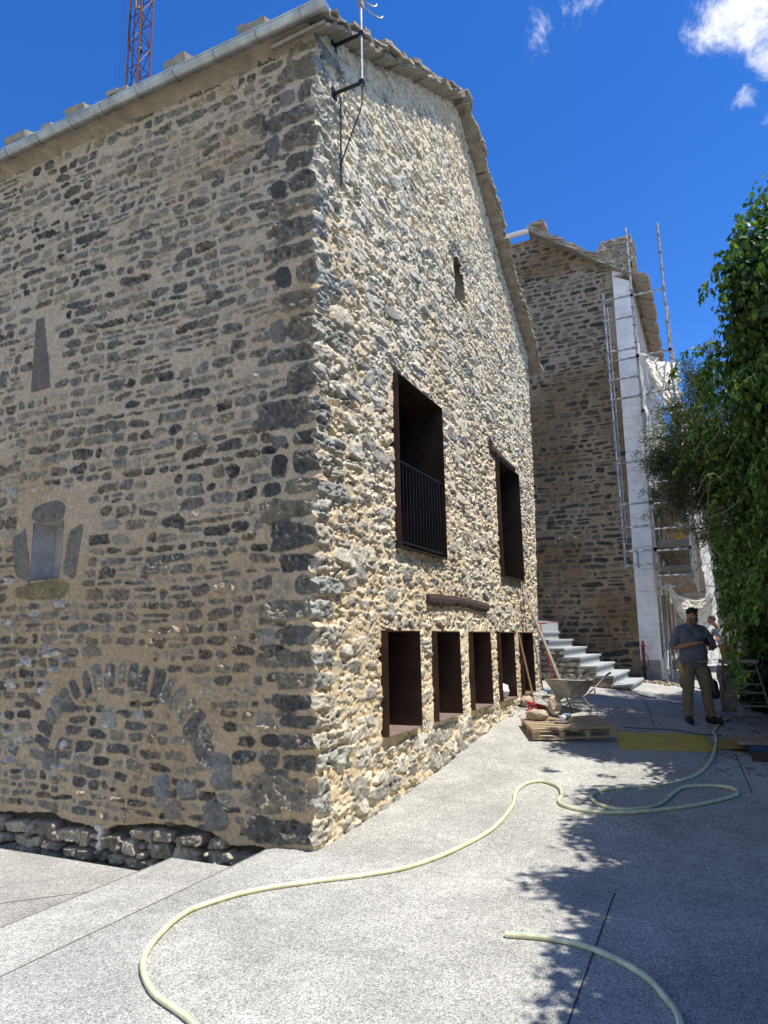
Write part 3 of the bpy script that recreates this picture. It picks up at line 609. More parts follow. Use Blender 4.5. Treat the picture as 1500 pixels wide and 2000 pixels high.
# ------------------------------------------------------------------ tv antenna
an = thing('tv_antenna', (0, .33, 7.0), 'metal antenna mast on two dark brackets at top of sunlit gable', 'antenna')
b = MB(); b.tube([(.35, 0, .22), (.35, 0, 1.75)], .0165, 10); b.build('mast', M_galv, an, True)
for zz in (.25, .83):
    b = MB(); b.tube([(-.02, .02, zz + .02), (.37, 0, zz)], .02, 10); b.box((.35, 0, zz), (.05, .05, .05)); b.box((0.015, .02, zz + .02), (.02, .1, .1)); b.build('bracket', M_black, an)
b = MB(); b.tube(spline([(.35, .01, .22), (.33, .02, .0), (.22, .03, -.25), (.06, .1, -.48), (.035, .12, -.56)]), .007, 6); b.tube([(.035, .12, .3), (.035, .12, -.75)], .01, 6); b.build('cable', M_black, an, True)
b = MB()
for zz, rr in ((1.22, .26), (1.30, .19)): b.tube([(.35 + rr * math.cos(a) * .35, rr * 1.3 * math.cos(a) , zz + .10 - .12 * math.sin(a)) for a in [math.pi * q / 16 for q in range(17)]], .009, 6)
b.box((.35, 0, 1.2), (.05, .06, .07)); b.build('dipole', M_galv, an, True)
# ------------------------------------------------------------------ outside staircase
st = thing('stone_staircase', (0, 10.2, .45), 'stone staircase with pale blue grey treads climbing left behind the house corner', 'staircase')
SX = lambda i: 1.38 - .325 * i
FT = Field(-1.7, 1.40, .30, 2.0, .012, .012, 41)
FT.C[:] = (.17, .14, .105); FT.H = FT.H * .5 - .012
def skipT(u, z): 
    i = max(0, int((1.38 - u) / .325)); return z > .60 + .19 * i - .015 or u > 1.36
FT.fill((.09, .16), (.12, .36), (.015, .035), skipT, [(.44, .37, .27), (.37, .33, .26), (.50, .44, .34), (.32, .30, .26), (.56, .5, .4)], .02, drop=0, rot=.04, rough=.02, wob=.2, edge=.2, dome=.6)
def keepT(u, z): i = np.clip(((1.365 - u) / .325).astype(int), 0, 6); return (z < .655 + .19 * i - .03) & (u < 1.365)
fm = FT.mesh('stair_side', lambda U, W, H: np.stack([U, -H, W - .45], -1)[...], keepT)
sw = link('side_wall', fm, M_wall2, st)
for i in range(7):
    zt = .67 + .19 * i; x0 = SX(i); wd = 2.9 if i else 2.75
    b = MB(); b.box((x0 - .19, wd / 2 - .03, zt - .025 - .45), (.40, wd, .05), None, .004); b.build('tread', M_bluestone, st, bevel=.006)
    b = MB(); b.box((x0 - .05, wd / 2 + .0, zt - .12 - .45), (.03, wd - .06, .139)); b.build('riser', M_bluestone, st)
b = MB(); b.box((-1.6, 1.4, .6), (2.0, 2.9, 2.0)); b.build('landing', M_bluestone, st)
b = MB(); b.tube([(-.6, .2, 1.97), (.0, .25, 1.99)], .007); b.tube([(-.45, .2, 1.975), (-.3, .22, 1.98)], .016)
red_rod = b.build('iron_rod', M_red, None, True); red_rod.location = (0, 10.2, 0); tag(red_rod, 'thin red tipped rod lying across the top of the staircase', 'rod')

# ------------------------------------------------------------------ second building
b2 = thing('stone_building', (0, 14, .5), 'tall shaded rubble stone building behind the scaffold with white insulated corner strip', 'building')
W2 = Field(-3.2, 1.62, .3, 13.8, .022, .02, 61)
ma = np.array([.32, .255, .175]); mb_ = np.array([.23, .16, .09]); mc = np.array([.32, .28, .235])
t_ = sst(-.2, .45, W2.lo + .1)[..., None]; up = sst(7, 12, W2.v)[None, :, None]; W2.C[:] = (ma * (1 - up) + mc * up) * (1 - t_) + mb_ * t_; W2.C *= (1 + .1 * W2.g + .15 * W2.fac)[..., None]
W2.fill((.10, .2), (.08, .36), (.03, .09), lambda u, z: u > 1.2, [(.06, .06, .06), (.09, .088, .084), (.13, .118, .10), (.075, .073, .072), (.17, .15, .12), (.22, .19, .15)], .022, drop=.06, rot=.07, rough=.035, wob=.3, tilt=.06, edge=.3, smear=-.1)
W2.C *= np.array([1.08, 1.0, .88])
TOP2 = lambda u: np.interp(u, [-3.2, -.9, -.8, 1.37, 1.62], [13.55, 13.55, 13.66, 11.92, 11.72])
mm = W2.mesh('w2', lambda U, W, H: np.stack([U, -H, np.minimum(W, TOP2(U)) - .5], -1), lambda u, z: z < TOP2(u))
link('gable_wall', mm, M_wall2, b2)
# white strip: separate boards on the corner
sx = lambda z: 1.255 + (z - .53) * .0108
b = MB(); z = 1.05; k = 0
while z < 11.9:
    z2 = min(z + (.58 if z < 5 else .60), 11.95 if False else 11.9); x0 = sx(z); x1 = 1.72 + (z - .5) * .012; xa = sx(z2); xb = 1.72 + (z2 - .5) * .012; zz1 = z2 - .007
    zr = zz1 if z2 < 11.5 else zz1 - .28
    b.add([(x0, -.08, z - .5), (x1, -.08, z - .5), (xb, -.08, zr - .5), (xa, -.08, zz1 - .5), (x0, .1, z - .5), (x1, .1, z - .5), (xb, .1, zr - .5), (xa, .1, zz1 - .5)],
          [(0, 1, 2, 3), (1, 5, 6, 2), (4, 7, 6, 5), (0, 3, 7, 4), (3, 2, 6, 7), (0, 4, 5, 1)]); z = z2
b.build('white_panel_strip', M_white, b2)
b = MB(); b.box((1.49, -.02, .25), (.47, .1, .62)); b.build('base_render', M_grey, b2)
b = MB(); b.add([(1.70, .1, 0), (1.70, 9, 0), (1.84, 9, 11.2), (1.84, .1, 11.2), (-3.2, 9, 0), (-3.2, 9, 11.2)], [(0, 1, 2, 3), (1, 4, 5, 2)]); b.build('front_wall', M_plaster, b2)
for yy in (1.6, 4.2, 6.8):
    for zz in (1.4, 4.4, 7.4):
        b = MB(); b.box((1.745, yy, zz), (.14, .95, 1.5)); w_ = b.build('window', M_glass, b2)
        b = MB()
        for q in (-1, 1): b.box((1.80, yy + q * .5, zz), (.12, .09, 1.66)); b.box((1.80, yy, zz + q * .79), (.118, .9, .09))
        b.box((1.82, yy, zz), (.03, .05, 1.5)); b.build('window_frame', M_woodg, w_)
# roof: rake slabs, eave, chimney
rf = MB(); rf.add([(-.9, .0, 13.12), (2.22, 0, 10.95), (2.22, 9, 10.95), (-.9, 9, 13.12), (-.9, 0, 13.24), (2.25, 0, 11.05), (2.25, 9, 11.05), (-.9, 9, 13.24)], [(0, 1, 2, 3), (4, 7, 6, 5), (0, 4, 5, 1), (1, 5, 6, 2)])
r2 = rf.build('roof', M_slab, b2)
vb = MB(); a0 = -math.atan(.80); s_ = 0
while s_ < 3.9:
    w_ = rnd.uniform(.18, .42); x = -.85 + (s_ + w_ / 2) * math.cos(a0)
    if x > 1.6: break
    for l_ in range(3):
        slab(vb, (x, .1 - .12 + rnd.uniform(-.04, .03), 13.24 - .5 + .5 - (x + .85) * .80 + l_ * .055 - .02), (w_ * 1.4, .5, rnd.uniform(.03, .06)), Matrix.Rotation(.62 - .12 * l_ + rnd.uniform(-.07, .07), 3, 'Y') @ Matrix.Rotation(rnd.uniform(-.1, .1), 3, 'Z'))
    s_ += w_ * .9
slab(vb, (-.62, 0, 13.36), (.5, .5, .06), Matrix.Rotation(.05, 3, 'Y')); slab(vb, (-.6, 0, 13.44), (.42, .4, .07), Matrix.Rotation(-.05, 3, 'Y'))
for i in range(24): slab(vb, (2.12 + rnd.uniform(-.03, .05), .1 + i * .36, 11.0 + rnd.uniform(-.02, .02)), (.42, .42, .07), Matrix.Rotation(.45, 3, 'Y'))
for i in range(8): slab(vb, (1.55 + i * .09, 0, 11.35 - i * .055), (.3, .5, .06), Matrix.Rotation(.3, 3, 'Y'))
vb.build('verge_slabs', M_slab, r2)
cb = MB()
for l_ in range(17):
    z = 11.7 + l_ * .082; xl = 1.0 + (.05 * max(0, l_ - 8)) + rnd.uniform(-.04, .04)
    if z > 12.55: break
    x = xl
    while x < 1.98:
        w_ = rnd.uniform(.15, .5); w_ = min(w_, 2.0 - x) 
        if w_ > .06: slab(cb, (x + w_ / 2, .75, z + rnd.uniform(-.01, .01)), (w_ * 1.02, .9, .075), Matrix.Rotation(rnd.uniform(-.05, .05), 3, 'Y') @ Matrix.Rotation(rnd.uniform(-.06, .06), 3, 'Z'))
        x += w_
cb.build('chimney', M_slab, r2)
b = MB(); n = 10; V = []
for x in (-1.9, -.86):
    for q in range(n + 1): a = math.pi + math.pi * q / n; V.append((x, -.20 + .09 * math.cos(a), 13.22 + .09 * math.sin(a)))
b.add(V, [(q, q + 1, n + 2 + q, n + 1 + q) for q in range(n)] + [tuple(range(n + 1, 2 * n + 2))]); b.tube([(-1.9, -.29, 13.23), (-.86, -.29, 13.23)], .012); b.build('gutter', M_white, b2, True)

# building closing the lane behind
b3 = thing('lane_house', (0, 23, .4), 'old stone house with tiled roof closing the lane behind the scaffold nets', 'house')
W3 = Field(1.2, 7.5, .3, 7.2, .04, .035, 71); W3.C[:] = (.26, .22, .17); W3.C *= (1 + .2 * W3.fac)[..., None]
W3.fill((.12, .22), (.12, .42), (.03, .06), lambda u, z: (1.7 < u < 2.6 and 3.2 < z < 4.6) or (1.7 < u < 2.6 and 5.2 < z < 6.6), [(.2, .18, .15), (.15, .14, .13), (.27, .24, .2)], .02, edge=.3)
link('front_wall', W3.mesh('w3', lambda U, W, H: np.stack([U, -H, W - .4], -1), lambda u, z: z > 0), M_wall2, b3)
for zz in (3.5, 5.5):
    b = MB(); b.box((2.15, -.03, zz), (.8, .1, 1.3)); s_ = b.build('shutter', mat('brown wood', (.22, .12, .06), .7, nscale=8) if zz < 4 else bpy.data.materials['brown wood'], b3)
b = MB(); n = 26
for i in range(n):
    x = 1.0 + i * .25; k = 9
    V = [(x + .12 * math.cos(math.pi * q / k), yy, zz + .07 * math.sin(math.pi * q / k)) for (yy, zz) in ((-.5, 6.6), (3.5, 8.6)) for q in range(k + 1)]
    b.add(V, [(q, q + 1, k + 2 + q, k + 1 + q) for q in range(k)])
    for j in range(12):
        yy = -.52 + j * .33; zz = 6.6 + (yy + .5) * .5 + .03
        V = [(x + .125 * math.cos(math.pi * q / k), yy + d_, zz + dz + .075 * math.sin(math.pi * q / k)) for (d_, dz) in ((0, -.02), (.35, .14)) for q in range(k + 1)]
        b.add(V, [(q, q + 1, k + 2 + q, k + 1 + q) for q in range(k)])
b.add([(.8, -.5, 6.56), (7.6, -.5, 6.56), (7.6, 3.5, 8.56), (.8, 3.5, 8.56)], [(0, 1, 2, 3)])
b.build('tile_roof', mat('roof tile', (.40, .33, .27), .9, nscale=4, nstr=.3, bump=.3), b3)
lp = thing('wall_lantern', (3.20, 19.9, 4.0), 'small black framed lantern beside the hanging net in the lane', 'lantern')
b = MB(); b.lathe((0, 0, 0), [(.07, -.22), (.10, .05)], 6); b.build('lantern_glass', mat('lantern glass', (.5, .5, .48), .2, bump=0), lp)
b = MB(); b.lathe((0, 0, 0), [(.13, .05), (.12, .08), (.06, .16), (.03, .2), (.01, .22)], 12); b.lathe((0, 0, 0), [(.075, -.25), (.075, -.22)], 6); b.tube([(0, 0, -.25), (.06, .5, -.4), (.06, 2.9, -.4)], .018); b.tube([(0, .0, -.25), (.03, .3, -.65), (.03, .3, -.8)], .02); b.build('lantern_frame', M_black, lp)

# ------------------------------------------------------------------ scaffold
sc = thing('scaffold', (1.88, 13.3, .5), 'tall galvanised tube scaffold with planked decks against the far stone building', 'scaffolding')
O = Vector((1.88, 13.3, .5))
def sp(x, y, z): return Vector((x, y, z)) - O
rows = [13.3, 15.3, 17.4, 19.5]
colx = {0: (1.15, 3.35, 10.9), 1: (1.885, .5, 12.7), 2: (2.69, 2.9, 12.6)}
for ri, yy in enumerate(rows):
    for ci, (cx_, za, zb) in colx.items():
        if ci == 0 and ri == 0: tops = zb
        tops = zb - (0 if ri == 0 else (1.0 + .5 * ri if ci == 2 else (2.6 if ci == 1 else .2)))
        if ci == 0 and ri > 0: continue
        b = MB(); dx = {0: -.0, 1: 0, 2: 0}[ci]
        b.tube([sp(cx_ + .0, yy, za), sp(cx_, yy, tops)], .030, 8)
        z = za + .35
        while z < tops - .1:
            b.lathe(sp(cx_, yy, z), [(.027, -.006), (.062, -.005), (.062, .005), (.027, .006)], 8); z += .5
        if ci == 1: b.box(sp(cx_, yy, .51), (.14, .14, .012))
        b.build('standard', M_galv, sc, True)
b = MB(); b.tube([sp(1.22, 13.42, 10.55), sp(1.22, 13.42, 4.0)], .018, 6); b.build('standard', M_galv, sc, True)
def ledger(p0, p1, r=.027):
    b = MB(); b.tube([p0, p1], r, 6)
    for p in (p0, p1): b.box(p, (.07, .06, .10))
    b.build('ledger', M_galv, sc, True)
for z in (10.7, 10.1, 9.2, 8.93, 8.4, 7.85, 6.1, 5.0, 4.4, 3.78): ledger(sp(1.15, 13.3, z), sp(1.885, 13.3, z + .0))
for z in (10.68, 8.95, 7.9, 7.4, 6.65, 6.1, 5.5, 4.95, 4.3, 3.75, 3.12): ledger(sp(1.885, 13.3, z), sp(2.69, 13.3, z))
ledger(sp(1.885, 13.3, 2.83), sp(2.4, 13.3, 2.85)); ledger(sp(1.15, 13.3, 3.42), sp(1.885, 13.3, 3.42))
for z in (3.42, 3.60): pass
for yy in (13.42, 13.6): ledger(sp(1.45, yy - .12, 3.42), sp(1.45, yy - .12, 3.78), .018)
for ri in range(3):
    for z in (3.75, 4.95, 6.1, 7.4, 8.95):
        for xx in (1.885, 2.69): ledger(sp(xx, rows[ri], z + .03), sp(xx, rows[ri + 1], z + .03))
        if ri: ledger(sp(1.885, rows[ri], z), sp(2.69, rows[ri], z))
    for z in (4.3, 3.12): ledger(sp(2.69, rows[ri], z + .5), sp(2.69, rows[ri + 1], z + .5))
for ri, (z0, z1) in enumerate(((.8, 2.7), (4.0, 6.0))): ledger(sp(1.93, rows[ri], z0), sp(1.93, rows[ri + 1], z1), .018)
ledger(sp(2.72, 13.35, 9.9), sp(2.72, 15.2, 7.6), .018)
for z in (3.16, 3.80, 5.0, 6.15):
    for ri in range(3):
        for q in range(3):
            b = MB(); b.box(sp(2.02 + q * .265, (rows[ri] + rows[ri + 1]) / 2, z + .03), (.25, rows[ri + 1] - rows[ri] - .06, .04))
            b.box(sp(2.02 + q * .265 + (.0), (rows[ri] + rows[ri + 1]) / 2, z - .01), (.03, rows[ri + 1] - rows[ri] - .1, .035)); b.build('deck_board', M_woodg, sc)
    b = MB(); b.box(sp(2.33, 13.30, z + .13), (.72, .03, .14)); b.build('toe_board', M_woodg, sc)
for (x0, x1, zz) in ((2.20, 2.36, 4.25), (2.36, 2.5, 4.2)):
    b = MB(); b.bar((x0, 16, zz - .2), (x1 + .06, 16.1, zz + .28), .10, .02, (0, 1, 0)); tag(b.build('yellow_board', M_yellow if x0 < 2.3 else M_wood), 'yellow board leaning on the scaffold deck' if x0 < 2.3 else 'plain board leaning beside the yellow board on the scaffold deck', 'board')
# nets as folded cloth
def cloth(name, P, nu, nv, amp, freq, label, seed, th=.004, mt=None):
    """P(s,t)->Vector, folds pushed along +-x/y"""
    V = []; nzz = vnoise(nu, nv, 1 / nu, 1 / nv, .08, 4, seed, .6); n2 = vnoise(nu, nv, 1.0 / nu, .22 / nv, .035, 3, seed + 1, .6)
    for i in range(nu):
        for j in range(nv):
            s, t = i / (nu - 1), j / (nv - 1); p = Vector(P(s, t)); o = amp(s, t) if callable(amp) else amp
            w1 = n2[i, j] * 1.2 + nzz[i, j] * .6; p += Vector((.8 * w1, .5 * nzz[i, j], .25 * n2[i, j])) * o; V.append(p)
    F = [(i * nv + j, (i + 1) * nv + j, (i + 1) * nv + j + 1, i * nv + j + 1) for i in range(nu - 1) for j in range(nv - 1)]
    me = npmesh(name, [tuple(v) for v in V], F); o = link(name, me, mt or M_net, None, True)
    return tag(o, label, 'net', 'debris nets hung on the scaffold')
def lerp(a, b, t): return a + (b - a) * t
def netA(s, t):    # gathered at the knot on the standard, fanning out and down to the right
    e = (lerp(2.75, 2.98, s), lerp(13.4, 17.0, s), lerp(8.5, 7.1, s)); k = (1.89, 13.22, 9.02)
    return (lerp(k[0], e[0], t), lerp(k[1], e[1], t), lerp(k[2], e[2], t ** 1.15) - .25 * math.sin(t * math.pi) * s)
cloth('debris_net', netA, 60, 30, lambda s, t: .30 * t + .02, 1, 'pale cloth net tied in a knot at the standard and fanning out to the right', 3)
def netB(s, t):    # ragged strip hanging below the knot
    return (1.93 + .42 * s * min(1, .25 + t * 1.5), 13.24 + 1.2 * s * t, 9.0 - 3.6 * t * (1 - .18 * s))
cloth('debris_net', netB, 44, 60, lambda s, t: .13 * min(1, t * 3), 1, 'thin ragged strip of pale net hanging straight down below the knot', 5)
def netC(s, t):
    z = lerp(7.6, 2.15 + .3 * math.sin(s * 5), t); y = lerp(13.9, 20.3, s); x = 2.80 + .27 * t ** 1.1 + .03 * math.sin(s * 9 + t * 3)
    return (x, y, z)
cloth('debris_net', netC, 120, 90, .16, 1, 'long white net sheet hanging down the outer side of the scaffold', 7)
def netD(s, t):
    a = math.pi * t; x = lerp(2.05, 3.05, t); z = 2.95 - .25 * t - (.35 + .55 * s) * math.sin(a) ** .8 * (1 - .15 * t); return (x, 13.75 + .9 * s * .6, z - .35 * s * t)
cloth('debris_net', netD, 40, 60, .12, 1, 'sagging bottom fold of white net slung beneath the lowest deck', 9)
def netE(s, t): return (lerp(2.72, 3.12, s) + .05 * t, 16.5 + s * 2, lerp(2.4, .75, t))
cloth('debris_net', netE, 30, 40, .10, 1, 'lowest piece of white net hanging behind the standing workman', 11)

# ------------------------------------------------------------------ tower crane far behind
cr_ = thing('tower_crane', (-45.6, 40, -.7), 'rusty brown lattice crane mast rising behind the roof', 'crane')
b = MB(); hw = .78
cs = [(-hw, -hw), (hw, -hw), (hw, hw), (-hw, hw)]; lm = MB(); br = MB()
for (a, c) in cs: lm.tube([(a, c, 0), (a, c, 82)], .11, 6)
lm.build('mast_leg', M_paint, cr_)
z = 30; k = 0
while z < 80:
    for q in range(4):
        p, n_ = cs[q], cs[(q + 1) % 4]; br.tube([(*p, z), (*n_, z)], .05, 5); 
        if (k + q) % 2: br.tube([(*p, z), (*n_, z + 3.1)], .045, 5)
        else: br.tube([(*n_, z), (*p, z + 3.1)], .045, 5)
    z += 3.1; k += 1
br.build('lattice_brace', M_paint, cr_)
b = MB()
for dx in (-1.7, -1.25): b.tube([(dx, -.9, 40), (dx, -.9, 82)], .018, 4)
for dx in (-.42, -.32): b.tube([(dx, -.5, 40), (dx, -.5, 82)], .035, 4)
b.tube([(.4, -.3, 63.5), (.4, -.3, 82)], .035, 4); b.build('cable', M_black, cr_)
b = MB(); b.lathe((.4, -.3, 63.2), [(.02, -.3), (.22, -.18), (.25, 0), (.2, .2), (.03, .3)], 10); b.build('hook_ball', M_black, cr_, True)
b = MB(); b.tube(spline([(-.02, -.8, 69.4), (.1, -.82, 68.4), (.12, -.84, 67.9), (.5, -.84, 67.9), (.62, -.84, 67.6)]), .12, 8); b.box((.2, -.8, 69.3), (.5, .12, .5), Matrix.Rotation(.7, 3, 'Y')); b.build('pale_fitting', M_yellow if False else M_ochre, cr_, True)
# ------------------------------------------------------------------ vegetation
def leaves(name, P, Nn, size, col, parent, m, rg, droop=.5, slim=.62):
    """P (n,3) positions, Nn (n,3) outward normals -> folded pointed leaves, 6 verts / 4 tris-ish quads each"""
    n = len(P); up = np.array([0, 0, 1.0]); Nn = Nn + rg.normal(0, .45, (n, 3)); Nn /= np.linalg.norm(Nn, axis=1)[:, None]
    t = rg.normal(0, .55, (n, 3)); t[:, 2] -= droop + .6; t -= Nn * (t * Nn).sum(1)[:, None]; t /= np.linalg.norm(t, axis=1)[:, None]
    s_ = np.cross(Nn, t); sz = size * rg.uniform(.55, 1.25, n)[:, None]; w_ = sz * slim * .5
    fold = .28 * w_
    base = P; mid1 = P + t * sz * .30; mid2 = P + t * sz * .66; tip = P + t * sz - Nn * sz * .18
    V = np.stack([base, mid1 + s_ * w_ + Nn * fold, mid2 + s_ * w_ * .72 + Nn * fold * .6, tip, mid2 - s_ * w_ * .72 + Nn * fold * .6, mid1 - s_ * w_ + Nn * fold, mid1 - Nn * fold * .2, mid2 - Nn * fold * .5], 1)
    q = np.array([[0, 1, 6, 6], [1, 2, 7, 6], [2, 3, 7, 7], [0, 6, 5, 5], [6, 7, 4, 5], [7, 3, 4, 4]])
    tri = np.array([[0, 1, 6], [1, 2, 7], [1, 7, 6], [2, 3, 7], [0, 6, 5], [6, 7, 4], [6, 4, 5], [7, 3, 4]])
    F = (np.arange(n)[:, None, None] * 8 + tri[None]).reshape(-1, 3)
    C = np.repeat(col, 8, 0)
    return link(name, npmesh(name, V.reshape(-1, 3), F, C), m, parent, True)
def blob_points(blobs, n, rg, shell=.25):
    vol = np.array([b[3] * b[4] + b[4] * b[5] + b[3] * b[5] for b in blobs]); vol = vol / vol.sum(); out = []; nn = []
    for b, f in zip(blobs, vol):
        k = int(n * f); d = rg.normal(0, 1, (k, 3)); d /= np.linalg.norm(d, axis=1)[:, None]
        lump = 1 + .10 * np.sin(d[:, 0] * 7 + b[1] * 3) * np.sin(d[:, 2] * 6 + b[2]) + .09 * np.sin(d[:, 1] * 11 + b[0] * 5) * np.sin(d[:, 2] * 13)
        r = (1 - shell * rg.random(k) ** 1.4) * lump; p = np.array(b[:3]) + d * r[:, None] * np.array(b[3:6])
        nv = d / np.array(b[3:6]); nv /= np.linalg.norm(nv, axis=1)[:, None]; out.append(p); nn.append(nv)
    return np.concatenate(out), np.concatenate(nn)
def leafcols(n, rg, P, A, B, C_, fr=.12):
    f = rg.random(n)[:, None]; c = np.array(A) * (1 - f) + np.array(B) * f
    y = rg.random(n) < fr; c[y] = np.array(C_) * rg.uniform(.8, 1.2, (y.sum(), 1)); return c
rgv = np.random.default_rng(5)
GA, GB_, GC = (.026, .066, .013), (.07, .15, .025), (.19, .29, .05)
# creeper clad hedge along the right side of the lane
cv = thing('creeper_hedge', (4.1, 4, 0), 'tall dark green creeper covered hedge along the right side of the lane', 'hedge')
cvo = np.array([4.1, 4, 0])
bl = []
for (x, y, z, a, b_, c) in (
    (4.55, -5.2, 1.6, .8, 1.3, 1.9), (4.5, -3.0, 1.7, .8, 1.3, 2.0), (4.5, -1.9, 3.2, .75, .85, 1.3), (4.6, -.6, 1.7, .8, 1.2, 2.0), (4.55, -1.0, 3.6, .72, .55, 1.2), (4.55, -.1, 4.5, .75, .55, 1.3),
    (4.75, -.8, 4.3, .8, 1.9, .9), (4.85, -3.2, 4.1, .8, 2.0, 1.4), (4.6, .3, 3.6, .8, 1.5, 1.2), (3.8, 9.7, .85, .6, .8, .75), (3.85, 8.9, 1.0, .5, .5, .6),
    (4.55, 1.3, 1.9, .78, 1.2, 2.0), (4.6, 1.2, 4.5, .8, .9, 1.6), (4.5, 2.6, 2.6, .75, 1.0, 2.0), (4.66, 2.2, 4.9, .72, .7, 1.5), (4.6, 3.5, 3.3, .8, .9, 1.6), (4.6, 4.9, 6.7, .78, .6, 1.15), (4.25, 4.25, 6.0, .8, .65, 1.0), (4.35, 5.3, 6.2, .8, .8, 1.2),
    (4.3, 4.6, 2.7, .75, 1.1, 1.7), (4.35, 5.0, 5.0, .85, 1.1, 1.7), (4.2, 6.0, 3.2, .8, 1.0, 1.9), (4.3, 6.4, 5.4, .85, 1.1, 1.6), (4.15, 7.6, 2.6, .80, 1.1, 1.5), (4.25, 8.0, 4.2, .80, 1.2, 1.5),
    (4.15, 9.2, 2.4, .80, 1.1, 1.6), (4.3, 10.2, 3.6, .75, 1.3, 1.8), (4.1, 11.5, 2.4, .8, 1.2, 1.7), (4.6, 8.5, 1.1, .6, 4.2, .9), (4.45, 9.9, .9, .8, 1.0, .8), (4.5, 8.6, .9, .75, .8, .8), (4.7, 7.2, .8, .8, .8, .7)):
    bl.append((x - cvo[0], y - cvo[1], z - cvo[2], a, b_, c))
P, Nn = blob_points(bl, 100000, rgv, .30)
k = ~((P[:, 2] < 1.25) & (P[:, 0] < -.42) & (P[:, 1] > 2.2) & (P[:, 1] < 4.6)) & ~((P[:, 0] < -.94) & (P[:, 2] < 4.6)); P, Nn = P[k], Nn[k]
leaves('creeper_leaves', P, Nn, .105, leafcols(len(P), rgv, P, GA, GB_, GC, .10), cv, M_leaf, rgv)
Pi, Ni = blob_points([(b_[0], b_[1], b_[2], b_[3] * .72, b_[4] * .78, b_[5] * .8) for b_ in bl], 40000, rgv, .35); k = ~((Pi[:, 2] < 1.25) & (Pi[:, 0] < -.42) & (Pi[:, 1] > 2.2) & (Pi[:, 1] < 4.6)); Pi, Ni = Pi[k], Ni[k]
leaves('inner_leaves', Pi, Ni, .21, leafcols(len(Pi), rgv, Pi, (.015, .036, .01), (.03, .06, .014), GB_, .05), cv, M_leaf, rgv, slim=.8)  # shade inside the hedge put into darker leaves, added to thicken its shadow
# hanging strands
SP = []; SNn = []; vb = MB()
for i in range(150):
    y = rgv.uniform(-1.2, 6.5); x = rgv.uniform(-.95, -.55) + (.35 if y < 0 else 0); z = rgv.uniform(1.9 if y > 2.5 else 1.1, 6.4)
    if z > 5.8 and y > 0: x += .2
    p = Vector((x, y, z)); d = Vector((rgv.uniform(-.8, .1), rgv.uniform(-.5, .5), rgv.uniform(-.5, .3))); pts = [p.copy()]
    for q in range(int(rgv.integers(5, 13))):
        d.z -= .13; p = p + d.normalized() * .055; pts.append(p.copy())
        for _ in range(4): SP.append(p + Vector(rgv.normal(0, .025, 3))); SNn.append(Vector((-1, rgv.normal(0, .6) - .3, .6)).normalized())
    vb.tube(pts, .0035, 4, False)
SP = np.array([tuple(v) for v in SP]); SNn = np.array([tuple(v) for v in SNn]); k = ~((SP[:, 0] < -.93) & (SP[:, 2] < 4.2)); SP, SNn = SP[k], SNn[k]
leaves('hanging_leaves', SP, SNn, .095, leafcols(len(SP), rgv, SP, (.04, .10, .018), (.08, .17, .03), GC, .25), cv, M_leaf, rgv)
# bare pale tendrils near the bottom
for (y, z, n_) in ((1.0, 2.3, 6), (3.0, 1.5, 6), (-.2, 3.5, 4), (2.0, 1.0, 5), (3.4, .8, 6)):
    for _ in range(n_):
        p = Vector((-.85 + rgv.uniform(-.05, .3), y + rgv.uniform(-.4, .4), z + rgv.uniform(-.3, .3))); d = Vector((-.6, rgv.uniform(-1, .4), rgv.uniform(-.3, .35))); pts = [p.copy()]
        for q in range(12): d += Vector(rgv.normal(0, .22, 3)); p = p + d.normalized() * .04; pts.append(p.copy())
        vb.tube(pts, .004, 4, False)
tag(vb.build('creeper_stem', M_vine, cv), kind='stuff')
b = MB()
for i in range(26):
    y = -8.5 + i * .62 + rgv.uniform(-.1, .1); 
    b.tube(spline([(.55, y, 0), (.5 + rgv.uniform(-.1, .1), y + .1, 1.2), (.45 + rgv.uniform(-.2, .2), y, 2.6), (.4, y + rgv.uniform(-.2, .2), 3.8)], 4), [.05, .05, .045, .045, .04, .04, .035, .035, .03, .03, .025, .02, .015], 6)
b.build('trunk', M_bark, cv)
# juniper with a limb reaching over the lane
jn = thing('juniper_tree', (4.4, 8.6, .2), 'dark feathery juniper reaching over the lane behind the creeper hedge', 'tree')
jo = Vector((4.4, 8.6, .2)); b = MB(); tipsP = []
b.tube(spline([(0, 0, 0), (-.1, .1, 2), (-.2, 0, 4), (-.1, -.1, 6.4)], 4), [.16, .155, .15, .14, .13, .12, .11, .10, .09, .08, .07, .06, .04], 8)
def limb(p0, p1, r, n=60, sp_=.35):
    p0, p1 = Vector(p0), Vector(p1); m = (p0 + p1) / 2 + Vector((0, 0, .15)); S_ = spline([p0, m, p1], 6); b.tube(S_, [r * (1 - .7 * i / (len(S_) - 1)) for i in range(len(S_))], 5)
    for i in range(n):
        t = .2 + .85 * rgv.random(); c = p0.lerp(p1, min(t, 1)) + Vector((0, 0, .15 * math.sin(math.pi * min(t, 1)))); q = c + Vector(rgv.normal(0, sp_ * (1.05 - .5 * t), 3)); tipsP.append((c, q))
JP = lambda x, y, z: Vector((x, y, z)) - jo
limb((-.1, 0, 3.6), JP(2.42, 8.0, 5.25), .05, 110, .30); limb((-.15, 0, 3.9), JP(2.3, 7.8, 4.72), .05, 130, .26); limb((-.1, 0, 3.4), JP(2.5, 8.1, 4.15), .045, 120, .26)
limb((-.1, 0, 4.6), JP(2.75, 8.3, 5.75), .04, 90, .26); limb((-.1, 0, 5.4), JP(3.05, 8.0, 6.3), .04, 90, .26); limb((-.1, 0, 5), JP(2.9, 7.2, 5.2), .04, 120, .38)
